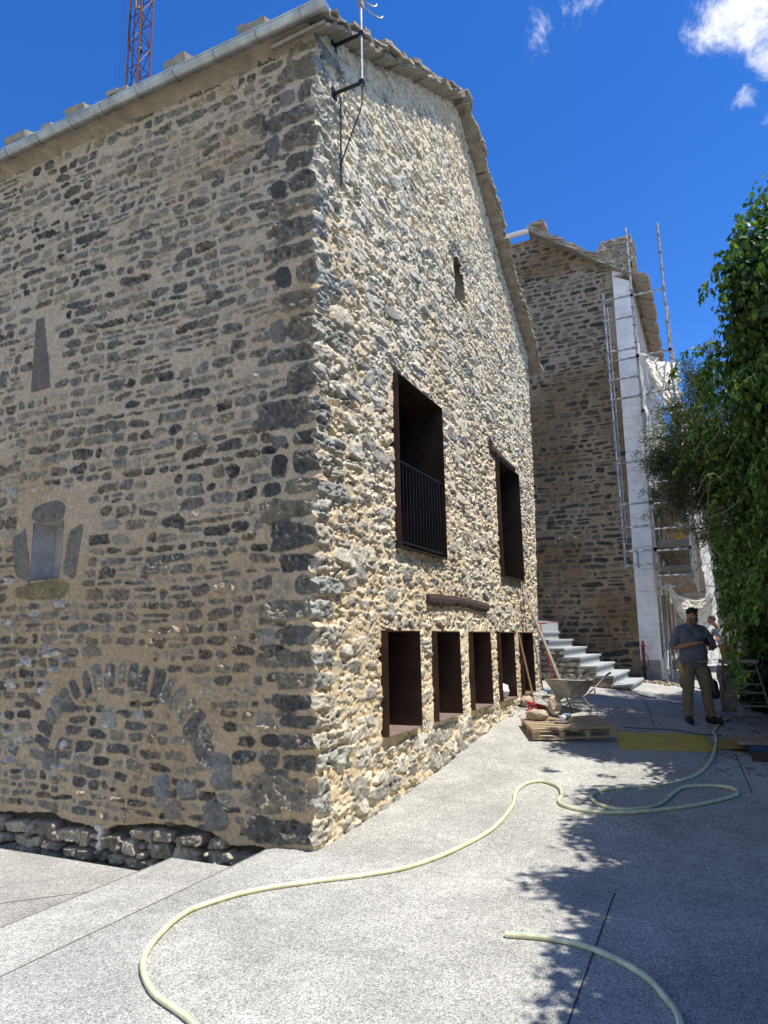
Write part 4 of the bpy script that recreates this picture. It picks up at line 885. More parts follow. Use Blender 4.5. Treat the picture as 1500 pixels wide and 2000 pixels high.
limb((-.1, 0, 4), JP(3.0, 7.2, 4.5), .04, 120, .36); limb((0, 0, 3), JP(3.0, 9.5, 3.7), .04, 120, .35); limb((0, 0, 4), JP(3.1, 10, 4.9), .04, 120, .4)
limb((-.3, -.1, 4.2), JP(2.75, 7.6, 4.9), .03, 170, .30); limb((-.3, -.1, 3.6), JP(2.8, 7.5, 4.2), .03, 130, .28)
b.build('trunk', M_bark, jn)
# needle sprays
nP = []; nD = []
for c, q in tipsP:
    d = (q - c); 
    if d.length < .03: d = Vector((0, 0, 1))
    d.normalize()
    for k in range(64):
        u = rgv.random(); o = Vector(rgv.normal(0, .055, 3)); nP.append(tuple(q + d * (.2 * u - .1) + o)); dd = d + Vector(rgv.normal(0, .5, 3)); dd.normalize(); nD.append(tuple(dd))
nP = np.array(nP); nD = np.array(nD); n = len(nP); ln = rgv.uniform(.03, .075, n)[:, None]; sd_ = np.cross(nD, rgv.normal(0, 1, (n, 3))); sd_ /= np.linalg.norm(sd_, axis=1)[:, None]
V = np.stack([nP - sd_ * .0075, nP + sd_ * .0075, nP + nD * ln + sd_ * .002, nP + nD * ln - sd_ * .002], 1).reshape(-1, 3)
c = np.repeat(leafcols(n, rgv, nP, (.035, .055, .026), (.085, .115, .055), (.16, .19, .09), .08), 4, 0)
link('crown', npmesh('needles', V, np.arange(n * 4).reshape(n, 4), c), M_needle, jn)

# ------------------------------------------------------------------ hoses
def hosemat():
    m = mat('hose', (.62, .60, .36), .5, nscale=6, nstr=.12, bump=.05); return m
M_hose = mat('pale yellow hose', (.66, .64, .38), .45, nscale=9, nstr=.28, bump=.05); M_stripe = mat('blue hose stripe', (.35, .55, .58), .5, bump=0)
def hose(name, pts, label, parentpt):
    S_ = spline([(x, y, 0) for x, y in pts], 8); r = .0165; V = [Vector((p.x, p.y, gz(p.x, p.y) + r)) for p in S_]
    b = MB(); b.tube(V, r, 12); t = thing(name, (0, 0, 0), label, 'hose'); b.build('hose_tube', M_hose, t, True)
    b = MB(); F = []; P_ = []
    for i, p in enumerate(V):
        t_ = (V[min(i + 1, len(V) - 1)] - V[max(0, i - 1)]).normalized(); s_ = t_.cross(Vector((0, 0, 1))); 
        for an in (60, 76, 96): a = R(an); P_.append(p + (s_ * math.cos(a) + Vector((0, 0, 1)) * math.sin(a)) * (r + .0008))
    b.add(P_, [(3 * i + q, 3 * i + q + 1, 3 * i + q + 4, 3 * i + q + 3) for i in range(len(V) - 1) for q in (0,)]); b.build('stripe', M_stripe, t, True)
    return t
H1 = [(1.6, -2.75), (1.15, -2.6), (0.8, -2.4), (0.44, -2.26), (0.13, -1.98), (-0.06, -1.5), (-.02, -1.21), (0.11, -0.95), (0.35, -0.68), (0.67, -0.38), (0.87, -0.11), (1.03, 0.34), (1.18, 0.94), (1.17, 1.63), (1.08, 2.14), (1.11, 2.48), (1.25, 2.60), (1.44, 2.45), (1.53, 2.18), (1.55, 1.94), (1.66, 1.8), (1.91, 1.71), (2.21, 1.80), (2.63, 2.1), (2.92, 2.44), (3.1, 2.76), (3.07, 3.0), (2.88, 3.03), (2.64, 2.9), (2.54, 2.6), (2.47, 2.23), (2.37, 2.02), (2.16, 1.87), (1.95, 1.94), (1.82, 2.16), (1.84, 2.38), (1.98, 2.58), (2.35, 2.86), (2.63, 3.22), (2.8, 3.78), (2.9, 4.78), (2.93, 5.95), (2.9, 6.56), (3.02, 7.33), (3.25, 8.1), (3.6, 8.6)]
hose('garden_hose', H1, 'long pale yellow hose looping across the plaza from the foreground to the hedge', None)
hose('garden_hose', [(1.84, -.99), (2.04, -.95), (2.24, -.96), (2.44, -1.06), (2.6, -1.2), (2.7, -1.37), (2.77, -1.55), (2.8, -1.9)], 'short cut end of pale yellow hose at the bottom right of the plaza', None)

# ------------------------------------------------------------------ pallet and tools
def rz3(a): return Matrix.Rotation(a, 3, 'Z')
pa = math.atan2(.46, 1.02); px_, py_ = .73, 4.40; zc = gz(1.15, 5.0)
pt = thing('wooden_pallet', (px_, py_, zc - .0), 'pale wooden pallet lying flat on the sunlit concrete', 'pallet', pa)
slope = math.atan(.06); pt.rotation_euler = (slope, -.02, pa)
for i in range(8):
    b = MB(); b.box((.56, .05 + i * .118, .130), (1.12, .066, .024), None, .0015); b.build('deck_slat', M_wood, pt)
for yy in (.07, .46, .85):
    for xx in (.05, .56, 1.07) if yy != .07 else (.05, .40, .74, 1.07):
        b = MB(); b.box((xx, yy, .06), (.09 if xx in (.05, 1.07) else .06, .10, .08), None, .002); b.build('block', M_wood, pt)
    b = MB(); b.box((.56, yy, .011), (1.12, .10, .018), None, .0015); b.build('bottom_slat', M_wood, pt)
for xx in (.05, .56, 1.07): b = MB(); b.box((xx, .46, .109), (.10, .92, .018), None, .0015); b.build('stringer', M_wood, pt)
def rock(name, c, r, seed, m, label, cat='stone', p=2.6):
    rg = np.random.default_rng(seed); n1, n2 = 26, 18; th = np.linspace(0, 2 * np.pi, n1, endpoint=False); ph = np.linspace(.02, np.pi - .02, n2); T, Ph = np.meshgrid(th, ph, indexing='ij')
    d = np.stack([np.cos(T) * np.sin(Ph), np.sin(T) * np.sin(Ph), np.cos(Ph)], -1); k = 1 / (np.abs(d) ** p).sum(-1) ** (1 / p); ns = 1 + .06 * np.sin(d[..., 0] * 6 + seed) * np.sin(d[..., 1] * 7) + rg.normal(0, .03, k.shape) + .05 * np.sin(d[..., 2] * 11 + d[..., 0] * 9)
    V = d * (k * ns)[..., None] * np.array(r) + np.array([0, 0, r[2] * .98]); idx = np.arange(n1 * n2).reshape(n1, n2); F = []
    for i in range(n1):
        for j in range(n2 - 1): F.append((idx[i, j], idx[i, j + 1], idx[(i + 1) % n1, j + 1], idx[(i + 1) % n1, j]))
    me = npmesh(name, V.reshape(-1, 3), F); o = link(name, me, m); o.location = c; return tag(o, label, cat)
def onp(x, y, z=.137): return pt.matrix_basis @ Vector((x, y, z))
pt.matrix_basis; bpy.context.view_layer.update()
rock('building_stone', onp(.20, .70, .135), (.15, .10, .075), 3, M_rock, 'rough tan building stone on the left of the pallet')
# angle grinder
c = onp(.52, .52, .14)
ag = thing('angle_grinder', c, 'pale blue angle grinder with disc lying on the pallet', 'angle grinder', pa + .5)
b = MB(); b.tube([(-.02, -.05, .055), (.03, 0, .06), (.10, .05, .06), (.24, .12, .055)], [.032, .042, .040, .030], 12); b.build('motor_body', M_blue, ag, True)
b = MB(); b.tube([(-.09, -.10, .055), (-.05, -.07, .055), (-.01, -.045, .055)], [.035, .042, .034], 10); b.lathe((-.07, -.085, .02), [(.03, .0), (.034, .05)], 12); b.build('gear_head', M_whiteplastic, ag, True)
b = MB(); b.lathe((-.07, -.085, .006), [(.005, 0), (.115, .001), (.115, .004), (.005, .005)], 28); b.build('disc', M_dust, ag, True)
b = MB(); b.tube([(-.07, -.085, .055), (-.12, -.01, .075), (-.15, .05, .08)], .014, 8); b.tube([(.24, .12, .055), (.28, .13, .03), (.32, .10, .012), (.38, .16, .010), (.46, .15, .01)], .006, 6); b.build('handle_and_lead', M_black, ag, True)
# broom with red head + leaning poles
gzf = gz
br_ = thing('broom', (.33, 6.38, gz(.33, 6.38)), 'broom with red head standing on the ground, pale handle leaning on gable', 'broom')
b = MB(); b.box((0, 0, .09), (.30, .09, .05), Matrix.Rotation(.5, 3, 'Z') @ Matrix.Rotation(.25, 3, 'Y')); b.build('broom_head', M_red, br_, bevel=.008)
b = MB()
for i in range(60): x, y = rnd.uniform(-.13, .13), rnd.uniform(-.035, .035); p = Matrix.Rotation(.5, 3, 'Z') @ Vector((x, y, .07 - x * .25)); b.tube([p, (p.x * 1.15, p.y * 1.6, .004)], .006, 4)
b.build('bristles', M_red, br_)
b = MB(); b.tube([(-.04, .02, .11), (-.19, -.18, 1.22)], .0145, 8); b.build('handle', M_wood, br_, True)
lo = thing('long_pole', (.55, 7.75, gz(.55, 7.75)), 'long pale wooden lath leaning against the gable beside the staircase', 'pole')
b = MB(); b.bar((0, 0, 0), (-.46, -.83, 1.83), .028, .05); b.build('lath', mat('weathered pale lath', (.52, .47, .38), .85, nscale=14, nstr=.2), lo)
rp = thing('rake', (.30, 7.9, gz(.3, 7.9)), 'thin red handled tool leaning on the gable behind the long lath', 'tool'); b = MB(); b.tube([(0.02, 0, 0.05), (-.2, .05, 1.3)], .010, 8); b.build('handle', M_red, rp, True)
b = MB(); b.box((.02, 0, .04), (.3, .03, .05)); b.build('rake_head', M_black, rp)
sh = thing('shovel', (.18, 7.45, gz(.2, 7.45)), 'shovel with pale blue plastic blade flat against the foot of the gable', 'shovel')
b = MB(); b.tube([(.02, 0, .1), (-.10, .0, 1.02)], .013, 8); b.build('handle', M_galv, sh, True)
b = MB(); V = []
for i in range(7):
    for j in range(6): u = i / 6 - .5; v = j / 5; V.append((.05 + v * .30, u * .34 * (1 - .15 * v), .10 - v * .08 + .05 * (2 * u) ** 2))
b.add(V, [(i * 6 + j, i * 6 + j + 1, (i + 1) * 6 + j + 1, (i + 1) * 6 + j) for i in range(6) for j in range(5)]); o = b.build('blade', M_blue, sh, True); m = o.modifiers.new('s', 'SOLIDIFY'); m.thickness = .006
hm = rock('plastic_sack', (-.12, 5.80, .727), (.15, .20, .12), 9, M_whiteplastic, 'crumpled white plastic sack on the sill of the fourth low window', 'sack', 2.0)
rk = rock('building_stone', (.10, 6.62, gz(.1, 6.62) - .02), (.09, .16, .09), 12, M_rock, 'brown stone lying on the ground against the gable foot under the fifth low window', 'stone')
# cable of electric line down the gable
b = MB(); b.tube(spline([(.05, 6.98, 2.62), (.05, 7.0, 2.2), (.06, 7.03, 1.9), (.05, 7.05, 1.78)]), .007, 5); o = b.build('cable', M_black, None, True); tag(o, 'thin dark cable hanging down the gable above the fifth low window', 'cable')

# wheelbarrows
def barrow(loc, yaw, label):
    """local +X = towards the wheel"""
    t = thing('wheelbarrow', loc, label, 'wheelbarrow', yaw, 'wheelbarrows on the building site')
    top = [(-.40, -.30, .62), (.10, -.335, .635), (.52, -.25, .66), (.66, 0, .67), (.52, .25, .66), (.10, .335, .635), (-.40, .30, .62), (-.42, 0, .62)]
    bot = [(-.20, -.20, .34), (.08, -.20, .32), (.24, -.15, .31), (.30, 0, .31), (.24, .15, .31), (.08, .20, .32), (-.20, .20, .34), (-.22, 0, .34)]
    k = len(top); V = []; lv = 5
    for q in range(lv):
        f = q / (lv - 1)
        for i in range(k): p = Vector(bot[i]).lerp(Vector(top[i]), f); c = Vector((.05, 0, p.z)); V.append(c + (p - c) * (1 + .05 * math.sin(f * math.pi)))
    b = MB(); b.add(V, [(q * k + i, q * k + (i + 1) % k, (q + 1) * k + (i + 1) % k, (q + 1) * k + i) for q in range(lv - 1) for i in range(k)] + [tuple(range(k - 1, -1, -1))])
    o = b.build('tray', M_dust, t); m = o.modifiers.new('t', 'SOLIDIFY'); m.thickness = .012
    b = MB(); b.tube([Vector(p) for p in top] + [Vector(top[0])], .016, 8); b.build('rim', M_dust, t, True)
    b = MB()
    for s in (-1, 1):
        b.tube(spline([(-1.02, s * .30, .72), (-.85, s * .29, .66), (-.45, s * .25, .44), (-.1, s * .2, .31), (.35, s * .10, .24), (.60, s * .07, .20)], 4), .017, 8)
    b.tube(spline([(.60, -.07, .2), (.80, -.13, .30), (.86, 0, .33), (.80, .13, .30), (.60, .07, .2)], 5), .013, 8); b.build('frame', M_dust, t, True)
    for s in (-1, 1):
        b = MB(); b.tube([(-.12, s * .20, .30), (-.36, s * .24, .012), (-.44, s * .24, .012), (-.50, s * .25, .42)], .016, 8); b.build('leg', M_dust, t, True)
        b = MB(); b.tube([(-1.08, s * .30, .74), (-.92, s * .295, .69)], .021, 8); b.build('grip', M_black, t, True)
    b = MB(); b.tube([(-.30, -.24, .16), (-.30, .24, .16)], .012, 6); b.build('brace', M_dust, t, True)
    w_ = MB(); w_.lathe((.60, 0, .19), [(.12, -.03), (.165, -.045), (.19, -.025), (.195, 0), (.19, .025), (.165, .045), (.12, .03)], 28, 'Y'); wo = w_.build('wheel', M_rock, t, True)
    t.scale = (.80, .80, .80)
    w_ = MB(); w_.lathe((.60, 0, .19), [(.02, -.05), (.05, -.03), (.12, -.02), (.12, .02), (.05, .03), (.02, .05)], 20, 'Y'); w_.build('rim_disc', M_dust, wo, True)
    return t
wz = gz(.95, 6.3)
barrow((.84, 6.62, gz(.84, 6.6)), R(-112), 'cement crusted wheelbarrow standing on the lane in front of the staircase')
barrow((2.05, 16.3, .46), R(75), 'second dusty wheelbarrow tipped up under the scaffold behind the workman')
# yellow painted board on the ground
def gpoly(name, pts, m, th, label, cat, ragged=.02, seed=1, kind=None):
    rg = random.Random(seed); P = []
    for i in range(len(pts)):
        a, c = pts[i], pts[(i + 1) % len(pts)]; n = max(2, int(math.dist(a, c) / .05))
        for j in range(n): t = j / n; P.append((a[0] + (c[0] - a[0]) * t + rg.uniform(-ragged, ragged), a[1] + (c[1] - a[1]) * t + rg.uniform(-ragged, ragged)))
    k = len(P); b = MB(); b.add([(x, y, gz(x, y) + th) for x, y in P] + [(x, y, gz(x, y) + .001) for x, y in P], [tuple(range(k))] + [(i, k + i, k + (i + 1) % k, (i + 1) % k) for i in range(k)]); o = b.build(name, m); tag(o, label, cat, kind=kind); return o
my = mat('worn yellow paint', (.62, .47, .05), .7, nscale=4, nstr=.3, bump=.3, bscale=20, col2=(.40, .32, .08))
nt_ = my.node_tree
gpoly('yellow_sheet', [(1.62, 5.55), (1.83, 4.45), (2.6, 4.85), (2.93, 4.98), (2.78, 6.15), (2.3, 5.9)], my, .012, 'scuffed yellow sheet lying flat on the ground beside the pallet', 'sheet', .022, 2)
my2 = mat('dull yellow board', (.36, .24, .07), .8, nscale=5, nstr=.25, bump=.2)
b = MB(); b.box((3.12, 5.75, gz(3.1, 5.7) + .015), (.62, .95, .012), rz3(.28)); tag(b.build('fibre_board', my2), 'dull ochre board lying between the yellow sheet and the stacked planks', 'board')
b = MB(); b.box((3.62, 5.35, gz(3.5, 5.3) + .16), (.95, .60, .04), rz3(.12), .004); tag(b.build('shuttering_plank', M_woodg, bevel=.003), 'wide grey brown plank on top of the stack at the right edge', 'plank')
b = MB(); b.box((3.68, 5.25, gz(3.5, 5.3) + .09), (.80, .55, .09), rz3(.12)); tag(b.build('plastic_crate', M_darkblue, bevel=.01), 'dark blue plastic box under the wide grey plank', 'box')
b = MB(); b.box((3.62, 4.75, gz(3.5, 4.8) + .05), (.6, .12, .10), rz3(.12), .004); tag(b.build('timber_block', M_wood_old, bevel=.004), 'short brown timber lying in front of the dark blue box', 'timber')
b = MB(); pts = [(3.0, 6.25), (2.7, 6.10), (2.4, 6.2), (2.0, 6.0), (1.7, 5.9)]; b.tube([(p.x, p.y, gz(p.x, p.y) + .012 + .008) for p in spline([(x, y, 0) for x, y in pts], 6)], .007, 5); tag(b.build('power_cable', M_black, None, True), 'dark cable lying along the far edge of the yellow sheet', 'cable')
b = MB(); pts = [(1.35, 10.3), (1.7, 9.6), (2.2, 9.0), (2.6, 8.8)]; b.tube([(p.x, p.y, gz(p.x, p.y) + .008) for p in spline([(x, y, 0) for x, y in pts], 6)], .007, 5); tag(b.build('power_cable', M_black, None, True), 'thin dark cable on the shaded ground behind the workman', 'cable')
b = MB(); pts = [(3.0, 8.3), (3.05, 8.0), (2.98, 7.8), (3.08, 7.6), (3.1, 7.45), (3.0, 7.4), (2.97, 7.5), (3.06, 7.56)]; b.tube([(p.x, p.y, gz(p.x, p.y) + .008) for p in spline([(x, y, 0) for x, y in pts], 6)], .006, 5); tag(b.build('power_cable', M_black, None, True), 'small looped lead on the ground between the workman and the ladder', 'cable')
# twigs litter
b = MB()
for i in range(170):
    x, y = rnd.uniform(2.85, 3.9), rnd.uniform(3.6, 7.6); a = rnd.uniform(0, 6.3); l_ = rnd.uniform(.03, .16); z = gz(x, y) + .006
    b.tube([(x, y, z), (x + l_ * .5 * math.cos(a) + .01, y + l_ * .5 * math.sin(a), z + rnd.uniform(.002, .025)), (x + l_ * math.cos(a + .3), y + l_ * math.sin(a + .3), z)], .0035, 4)
tag(b.build('twig_litter', M_bark), 'dry twigs scattered on the ground under the hedge', 'twigs', kind='stuff')
b = MB()
for i in range(260):
    x, y = rnd.uniform(.9, 2.3), rnd.uniform(13.0, 14.0) + .5 * rnd.random(); s = rnd.uniform(.015, .07); b.box((x, y, gz(x, y) + s * .4), (s * 1.4, s, s), rz3(rnd.uniform(0, 3)), s * .2)
for i in range(50):
    x, y = rnd.uniform(.04, .3), rnd.uniform(5.6, 7.8); s = rnd.uniform(.008, .02); b.box((x, y, gz(x, y) + s * .3), (s * 1.4, s, s), rz3(rnd.uniform(0, 3)), s * .2)
tag(b.build('rubble', M_rock), 'small pale rubble at the foot of the scaffold', 'rubble', kind='stuff')

# red capped pipe
pp = thing('standpipe', (1.37, 13.55, .52), 'dark standpipe with red cap standing in front of the white panel strip', 'pipe')
b = MB(); b.tube([(0, 0, 0), (0, 0, .42)], .045, 12); b.lathe((0, 0, .3), [(.05, 0), (.075, .01), (.075, .05), (.05, .06)], 12); b.build('lower_pipe', M_black, pp, True)
b = MB(); b.tube([(0, 0, .42), (0, 0, .86)], .040, 12); b.tube([(.02, 0, .75), (.10, 0, .62), (.11, 0, .45), (.07, 0, .36)], .01, 6); b.build('red_sleeve', mat('dull red plastic', (.16, .02, .025), .6), pp, True)
b = MB(); b.lathe((.01, 0, .86), [(.03, 0), (.055, .01), (.055, .05), (.035, .07), (.02, .11), (.04, .13), (.02, .16)], 12); b.build('cap', M_red, pp, True)
# trestle ladder
ld = thing('step_ladder', (3.2, 7.8, .27), 'low aluminium trestle ladder standing under the hedge', 'ladder')
M_ladder = mat('dusty dull aluminium', (.17, .17, .16), .7, .3, nscale=12, nstr=.4)
def lb(n, p0, p1, wd=.03, th=.06): b = MB(); b.bar(Vector(p0), Vector(p1), wd, th, (0, 1, 0)); return b.build(n, M_ladder, ld)
A0, A1, B0, B1 = (-.0, -.25, 0), (-.09, .05, .92), (.55, -.25, 0), (.40, .05, .92)
lb('front_leg', A0, A1); lb('front_leg', B0, B1); lb('rear_leg', (-.1, .75, .0), (-.09, .2, .92)); lb('rear_leg', (.6, .75, 0), (.40, .2, .92))
for f in (.28, .5, .64, .86):
    a, c = Vector(A0).lerp(Vector(A1), f), Vector(B0).lerp(Vector(B1), f); lb('rung', a, c, .03, .03)
lb('rung', (-.1, .6, .25), (.58, .6, .25), .02, .02)
b = MB(); b.box((.15, .12, .945), (.60, .34, .05)); b.build('top_platform', M_grey, ld, bevel=.01)
bk = thing('mortar_bucket', (3.22, 7.95, 1.245), 'ochre mortar bucket on top of the low trestle ladder', 'bucket')
b = MB(); b.lathe((0, 0, 0), [(.105, 0), (.14, .22), (.152, .22), (.152, .245), (.135, .245), (.10, .01)], 20); b.build('bucket_body', M_ochre, bk, True)
b = MB(); b.tube([(.14 * math.cos(a), .14 * math.sin(a) * .2 - .05, .23 + .0 - .12 * math.sin(a)) for a in [math.pi * q / 12 for q in range(13)]], .004, 5); b.build('bucket_handle', M_black, bk)
b = MB(); b.bar((-.30, 0, .16), (.05, .02, .29), .03, .02); b.tube([(-.30, 0, .16), (-.16, 0, .21)], .018, 8); b.build('trowel', M_black, None); o = bpy.data.objects['trowel']; o.location = (3.22, 7.95, 1.245); tag(o, 'black handled trowel sticking out of the ochre bucket', 'trowel')
b = MB(); 
V = []
for i in range(8):
    for j in range(12): u, v = i / 7, j / 11; V.append((-.18 + .30 * u * (1 - .5 * abs(v - .5)) + .015 * math.sin(j * 1.3 + i), .35 + .12 * math.sin(v * 3 + u * 2), .1 + .78 * v))
b.add(V, [(i * 12 + j, i * 12 + j + 1, (i + 1) * 12 + j + 1, (i + 1) * 12 + j) for i in range(7) for j in range(11)]); o = b.build('hanging_sack', mat('pale sack', (.22, .21, .18), .9, bump=.3), None, True); o.location = (3.2, 7.8, .27); o.modifiers.new('s', 'SOLIDIFY').thickness = .01; tag(o, 'limp pale sack draped between the legs of the trestle ladder', 'sack')
# white topped bench beyond
wb = thing('work_bench', (3.0, 12.6, gz(3, 12.6)), 'sunlit pale planks stacked on a low bench behind the workman', 'bench')
b = MB()
for i in range(3): b.box((.05 + .02 * i, 0, .50 + i * .055), (.75, .5, .045), rz3(.05 * i)); 
b.build('plank_stack', M_white, wb)
for sx_ in (-1, 1): b = MB(); b.box((.05 + sx_ * .28, 0, .24), (.06, .4, .475)); b.build('leg', M_woodg, wb)

# ------------------------------------------------------------------ people
def body(name, prims, m, parent, vox=.014, smooth_it=4):
    """capsules/ellipsoids fused into one continuous surface"""
    V = []; F = []; n = 14
    for pr in prims:
        if pr[0] == 'e':
            _, c, r = pr; c = Vector(c); b0 = len(V); nl = 9
            for i in range(nl + 1):
                ph = math.pi * i / nl
                for q in range(n): a = 2 * math.pi * q / n; V.append((c.x + r[0] * math.sin(max(ph, .02)) * math.cos(a), c.y + r[1] * math.sin(max(ph, .02)) * math.sin(a), c.z + r[2] * math.cos(ph)))
            for i in range(nl):
                for q in range(n): F.append((b0 + i * n + q, b0 + (i + 1) * n + q, b0 + (i + 1) * n + (q + 1) % n, b0 + i * n + (q + 1) % n))
            F.append(tuple(b0 + q for q in range(n))); F.append(tuple(b0 + nl * n + q for q in range(n - 1, -1, -1)))
        else:
            pts, rr = pr; pts = [Vector(p) for p in pts]
            d0 = (pts[0] - pts[1]).normalized(); d1 = (pts[-1] - pts[-2]).normalized()
            PP = [pts[0] + d0 * rr[0] * .9, pts[0] + d0 * rr[0] * .6] + pts + [pts[-1] + d1 * rr[-1] * .6, pts[-1] + d1 * rr[-1] * .9]; RR = [rr[0] * .35, rr[0] * .8] + list(rr) + [rr[-1] * .8, rr[-1] * .35]
            mb = MB(); mb.tube(PP, RR, n); b0 = len(V); V += mb.v; F += [tuple(i + b0 for i in f) for f in mb.f]
    me = bpy.data.meshes.new('tmp'); me.from_pydata([tuple(v) for v in V], [], F); o = bpy.data.objects.new('tmp', me); COL.objects.link(o)
    r = o.modifiers.new('r', 'REMESH'); r.mode = 'VOXEL'; r.voxel_size = vox; s = o.modifiers.new('s', 'SMOOTH'); s.iterations = smooth_it; s.factor = .5
    dg = bpy.context.evaluated_depsgraph_get(); m2_ = bpy.data.meshes.new_from_object(o.evaluated_get(dg)); bpy.data.objects.remove(o)
    return link(name, m2_, m, parent, True)
def hand(w_, d, side, out):
    """palm + five curled fingers as capsule chains; w_ wrist, d pointing dir"""
    w_ = Vector(w_); d = Vector(d).normalized(); up = Vector((0, 0, 1)); s = d.cross(up).normalized() * side; u = s.cross(d) * side
    out.append(([w_, w_ + d * .04], [.027, .033])); out.append(([w_ + d * .03 - s * .02, w_ + d * .09 - s * .022], [.017, .016])); out.append(([w_ + d * .03 + s * .02, w_ + d * .085 + s * .022], [.017, .015]))
    for i, (o_, l_) in enumerate(((-.03, .07), (-.011, .08), (.009, .075), (.028, .058))):
        a = w_ + d * .09 + s * o_; b_ = a + d * l_ * .5 + u * .004; c = b_ + (d * .4 + u * .75) * l_ * .5; out.append(([a, b_, c], [.0095, .009, .0075]))
    a = w_ + d * .03 - s * .032; out.append(([a, a + (d - s * .8).normalized() * .035, a + (d - s * .8).normalized() * .035 + (d + u * .7).normalized() * .03], [.012, .011, .009]))
man = thing('person', (2.70, 7.1, gz(2.7, 7.1)), 'stout bearded workman in grey t-shirt, khaki trousers and black cap looking down at a phone', 'person', R(22))
sk = []
HC = Vector((.0, -.135, 1.66))
sk.append((([0, .01, 1.50], [0, -.05, 1.60]), (.066, .062)))
sk += [('e', HC, (.078, .098, .112)), ('e', HC + Vector((0, -.045, -.055)), (.058, .062, .058)), (([*(HC + Vector((0, -.095, .01)))], [*(HC + Vector((0, -.118, -.022)))]), (.012, .017)),
       ('e', HC + Vector((0, -.085, .035)), (.055, .02, .014)), ('e', HC + Vector((.079, .005, -.01)), (.012, .022, .034)), ('e', HC + Vector((-.079, .005, -.01)), (.012, .022, .034)), ('e', HC + Vector((.034, -.075, -.012)), (.022, .02, .016)), ('e', HC + Vector((-.034, -.075, -.012)), (.022, .02, .016))]
EL = Vector((-.305, -.02, 1.15)); WL = Vector((-.075, -.31, 1.22)); ER = Vector((.315, -.03, 1.14)); WR = Vector((.155, -.30, 1.17))
sk.append(([(-.235, 0, 1.40), EL, EL.lerp(WL, .3), WL], [.055, .050, .047, .029])); sk.append(([(.235, 0, 1.40), ER, ER.lerp(WR, .3), WR], [.055, .050, .047, .029]))
hand(WL, (.85, -.45, .12), 1, sk); hand(WR, (-.45, -.7, .25), -1, sk)
body('body', sk, M_skin, man, .009, 3)
sh_ = [([(0, 0, .95), (0, -.02, 1.05), (0, -.03, 1.2)], [.155, .175, .175]), ([(-.09, 0, 1.0), (-.095, -.02, 1.15), (-.10, 0, 1.38)], [.115, .12, .115]), ([(.09, 0, 1.0), (.095, -.02, 1.15), (.10, 0, 1.38)], [.115, .12, .115]), ('e', (0, -.085, 1.10), (.205, .165, .18)), ('e', (-.09, -.075, 1.33), (.115, .08, .10)), ('e', (.09, -.075, 1.33), (.115, .08, .10)),
       ([(-.06, .01, 1.475), (-.195, .0, 1.43), (-.26, -.01, 1.30), (-.295, -.02, 1.20)], [.065, .072, .070, .068]), ([(.06, .01, 1.475), (.195, 0, 1.43), (.265, -.02, 1.30), (.303, -.03, 1.20)], [.065, .072, .070, .068]), ([(0, .01, 1.46), (0, -.01, 1.51)], [.09, .075]), ([(-.08, -.01, .99), (.08, -.01, .99)], [.145, .145]), ('e', (0, -.02, .955), (.222, .17, .06))]
body('shirt', sh_, M_shirt, man, .012, 5)
tr = [([(-.095, 0, .86), (-.115, 0, .78), (-.125, -.02, .52), (-.135, .0, .46), (-.15, .01, .22), (-.155, .0, .12)], [.112, .116, .088, .086, .074, .070]), ([(.095, 0, .86), (.12, 0, .78), (.15, -.02, .52), (.155, 0, .46), (.175, .01, .22), (.185, 0, .12)], [.112, .116, .088, .086, .074, .070]), ('e', (0, 0, .89), (.17, .125, .06)), ('e', (-.215, 0, .62), (.035, .07, .09)), ('e', (.235, 0, .62), (.04, .07, .09)),
      ('e', (-.155, -.0, .13), (.082, .085, .035)), ('e', (.185, -.0, .13), (.082, .085, .035))]
body('trousers', tr, M_khaki, man, .012, 3)
for s, x, a in ((-1, -.155, -.12), (1, .19, .5)):
    o = body('shoe', [([(0, .05, .06), (0, -.02, .06), (0, -.12, .042), (0, -.17, .038)], [.052, .052, .045, .036]), ('e', (0, .03, .10), (.05, .055, .05)), ([(0, .06, .02), (0, -.18, .02)], [.04, .036])], M_shoe, man, .010, 3); o.location = (x, 0, 0); o.rotation_euler = (0, 0, a)
body('cap', [('e', HC + Vector((0, .008, .052)), (.088, .105, .075)), ([HC + Vector((-.04, -.10, .055)), HC + Vector((0, -.125, .06)), HC + Vector((.04, -.10, .055))], [.016, .018, .016]), ([HC + Vector((-.035, -.145, .035)), HC + Vector((.035, -.145, .035))], [.012, .012])], M_hair, man, .009, 2)
body('beard', [('e', HC + Vector((0, -.075, -.088)), (.052, .045, .042)), ('e', HC + Vector((0, -.095, -.115)), (.034, .032, .035)), ('e', HC + Vector((.048, -.045, -.065)), (.02, .035, .04)), ('e', HC + Vector((-.048, -.045, -.065)), (.02, .035, .04)), ([HC + Vector((-.03, -.108, -.052)), HC + Vector((.03, -.108, -.052))], [.010, .010])], M_beard, man, .007, 2)
b = MB(); b.tube([HC + Vector((-.088, -.02, .075)), HC + Vector((-.06, -.098, .085)), HC + Vector((0, -.115, .088)), HC + Vector((.06, -.098, .085)), HC + Vector((.088, -.02, .075))], .006, 6); b.box(HC + Vector((-.035, -.115, .09)), (.05, .01, .028)); b.box(HC + Vector((.035, -.115, .09)), (.05, .01, .028)); b.build('sunglasses', M_black, man)
b = MB()
for s in (-1, 1): b.lathe(HC + Vector((s * .032, -.095, .002)), [(.001, -.006), (.010, -.002), (.008, .004)], 8)
b.build('eyes', M_black, man)
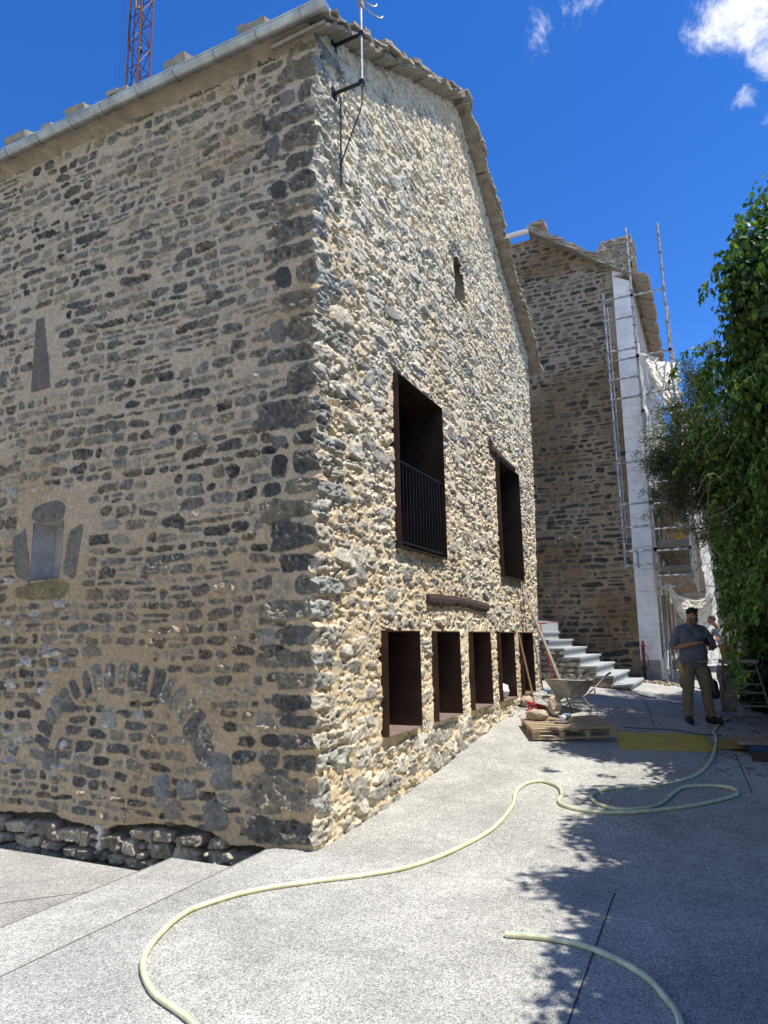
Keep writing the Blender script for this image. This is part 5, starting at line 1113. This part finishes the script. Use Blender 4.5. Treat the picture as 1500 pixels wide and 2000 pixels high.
b = MB(); b.box((0, 0, 0), (.075, .010, .15), Matrix.Rotation(-.9, 3, 'X')); ph = b.build('mobile_phone', M_black, None, bevel=.004); M0 = Matrix.Translation(man.location) @ Matrix.Rotation(R(22), 4, 'Z'); ph.matrix_world = M0 @ Matrix.Translation((.075, -.40, 1.25)); tag(ph, 'dark mobile phone held in the hands of the workman in the cap', 'phone')
b = MB(); b.box((-.215, -.06, .84), (.035, .05, .19), Matrix.Rotation(-.15, 3, 'Y')); o = b.build('tape_measure', M_yellow, None, bevel=.006); o.matrix_world = M0; tag(o, 'yellow and black tool clipped to the right hip of the workman in the cap', 'tool')
o = body('tool_pouch', [([(.27, -.02, .60), (.275, -.02, .42)], [.06, .07]), ([(.23, 0, .85), (.26, 0, .62)], [.015, .02])], M_black, None, .012, 2); o.matrix_world = M0; tag(o, 'black tool pouch hanging beside the left knee of the workman in the cap', 'pouch')
# second worker, bending, half behind the hedge
m2 = thing('person', (3.28, 13.6, gz(3.2, 13.6)), 'second workman in patterned grey clothes leaning forward beside the hedge', 'person', R(-62))
sk = [(([0, -.20, 1.52], [0, -.28, 1.61]), (.055, .055)), ('e', (0, -.33, 1.68), (.076, .095, .108)), (([0, -.42, 1.66], [0, -.435, 1.645]), (.012, .014))]
for s in (-1, 1): sk.append(([(s * .2, -.16, 1.44), (s * .24, -.36, 1.22), (s * .16, -.62, 1.20)], [.05, .042, .028])); hand((s * .16, -.62, 1.20), (-s * .2, -1, .1), s, sk)
body('body', sk, M_skin, m2, .011, 3)
mp = mat('patterned grey cloth', (.42, .43, .45), .9, nscale=9, nstr=.1, bump=.4, bscale=8, bdist=.02, col2=(.06, .06, .065))
body('shirt', [([(0, -.02, .98), (0, -.06, 1.15), (0, -.15, 1.38)], [.14, .15, .13]), ([(-.08, -.17, 1.44), (-.2, -.17, 1.43), (-.235, -.28, 1.30)], [.07, .075, .06]), ([(.08, -.17, 1.44), (.2, -.17, 1.43), (.235, -.28, 1.30)], [.07, .075, .06]), ([(-.07, -.1, 1.35), (.07, -.1, 1.35)], [.12, .12])], mp, m2, .014, 3)
body('trousers', [([(-.09, .02, .95), (-.12, -.03, .5), (-.12, .05, .1)], [.11, .08, .06]), ([(.09, .02, .95), (.12, -.03, .5), (.12, .05, .1)], [.11, .08, .06]), ('e', (0, .02, .95), (.16, .13, .1))], mp, m2, .014, 3)
for s in (-1, 1): body('shoe', [([(s * .12, .08, .05), (s * .12, -.14, .04)], [.05, .04])], M_shoe, m2, .014, 2)
body('hair', [('e', (0, -.315, 1.715), (.084, .098, .085))], M_hair, m2, .012, 1)
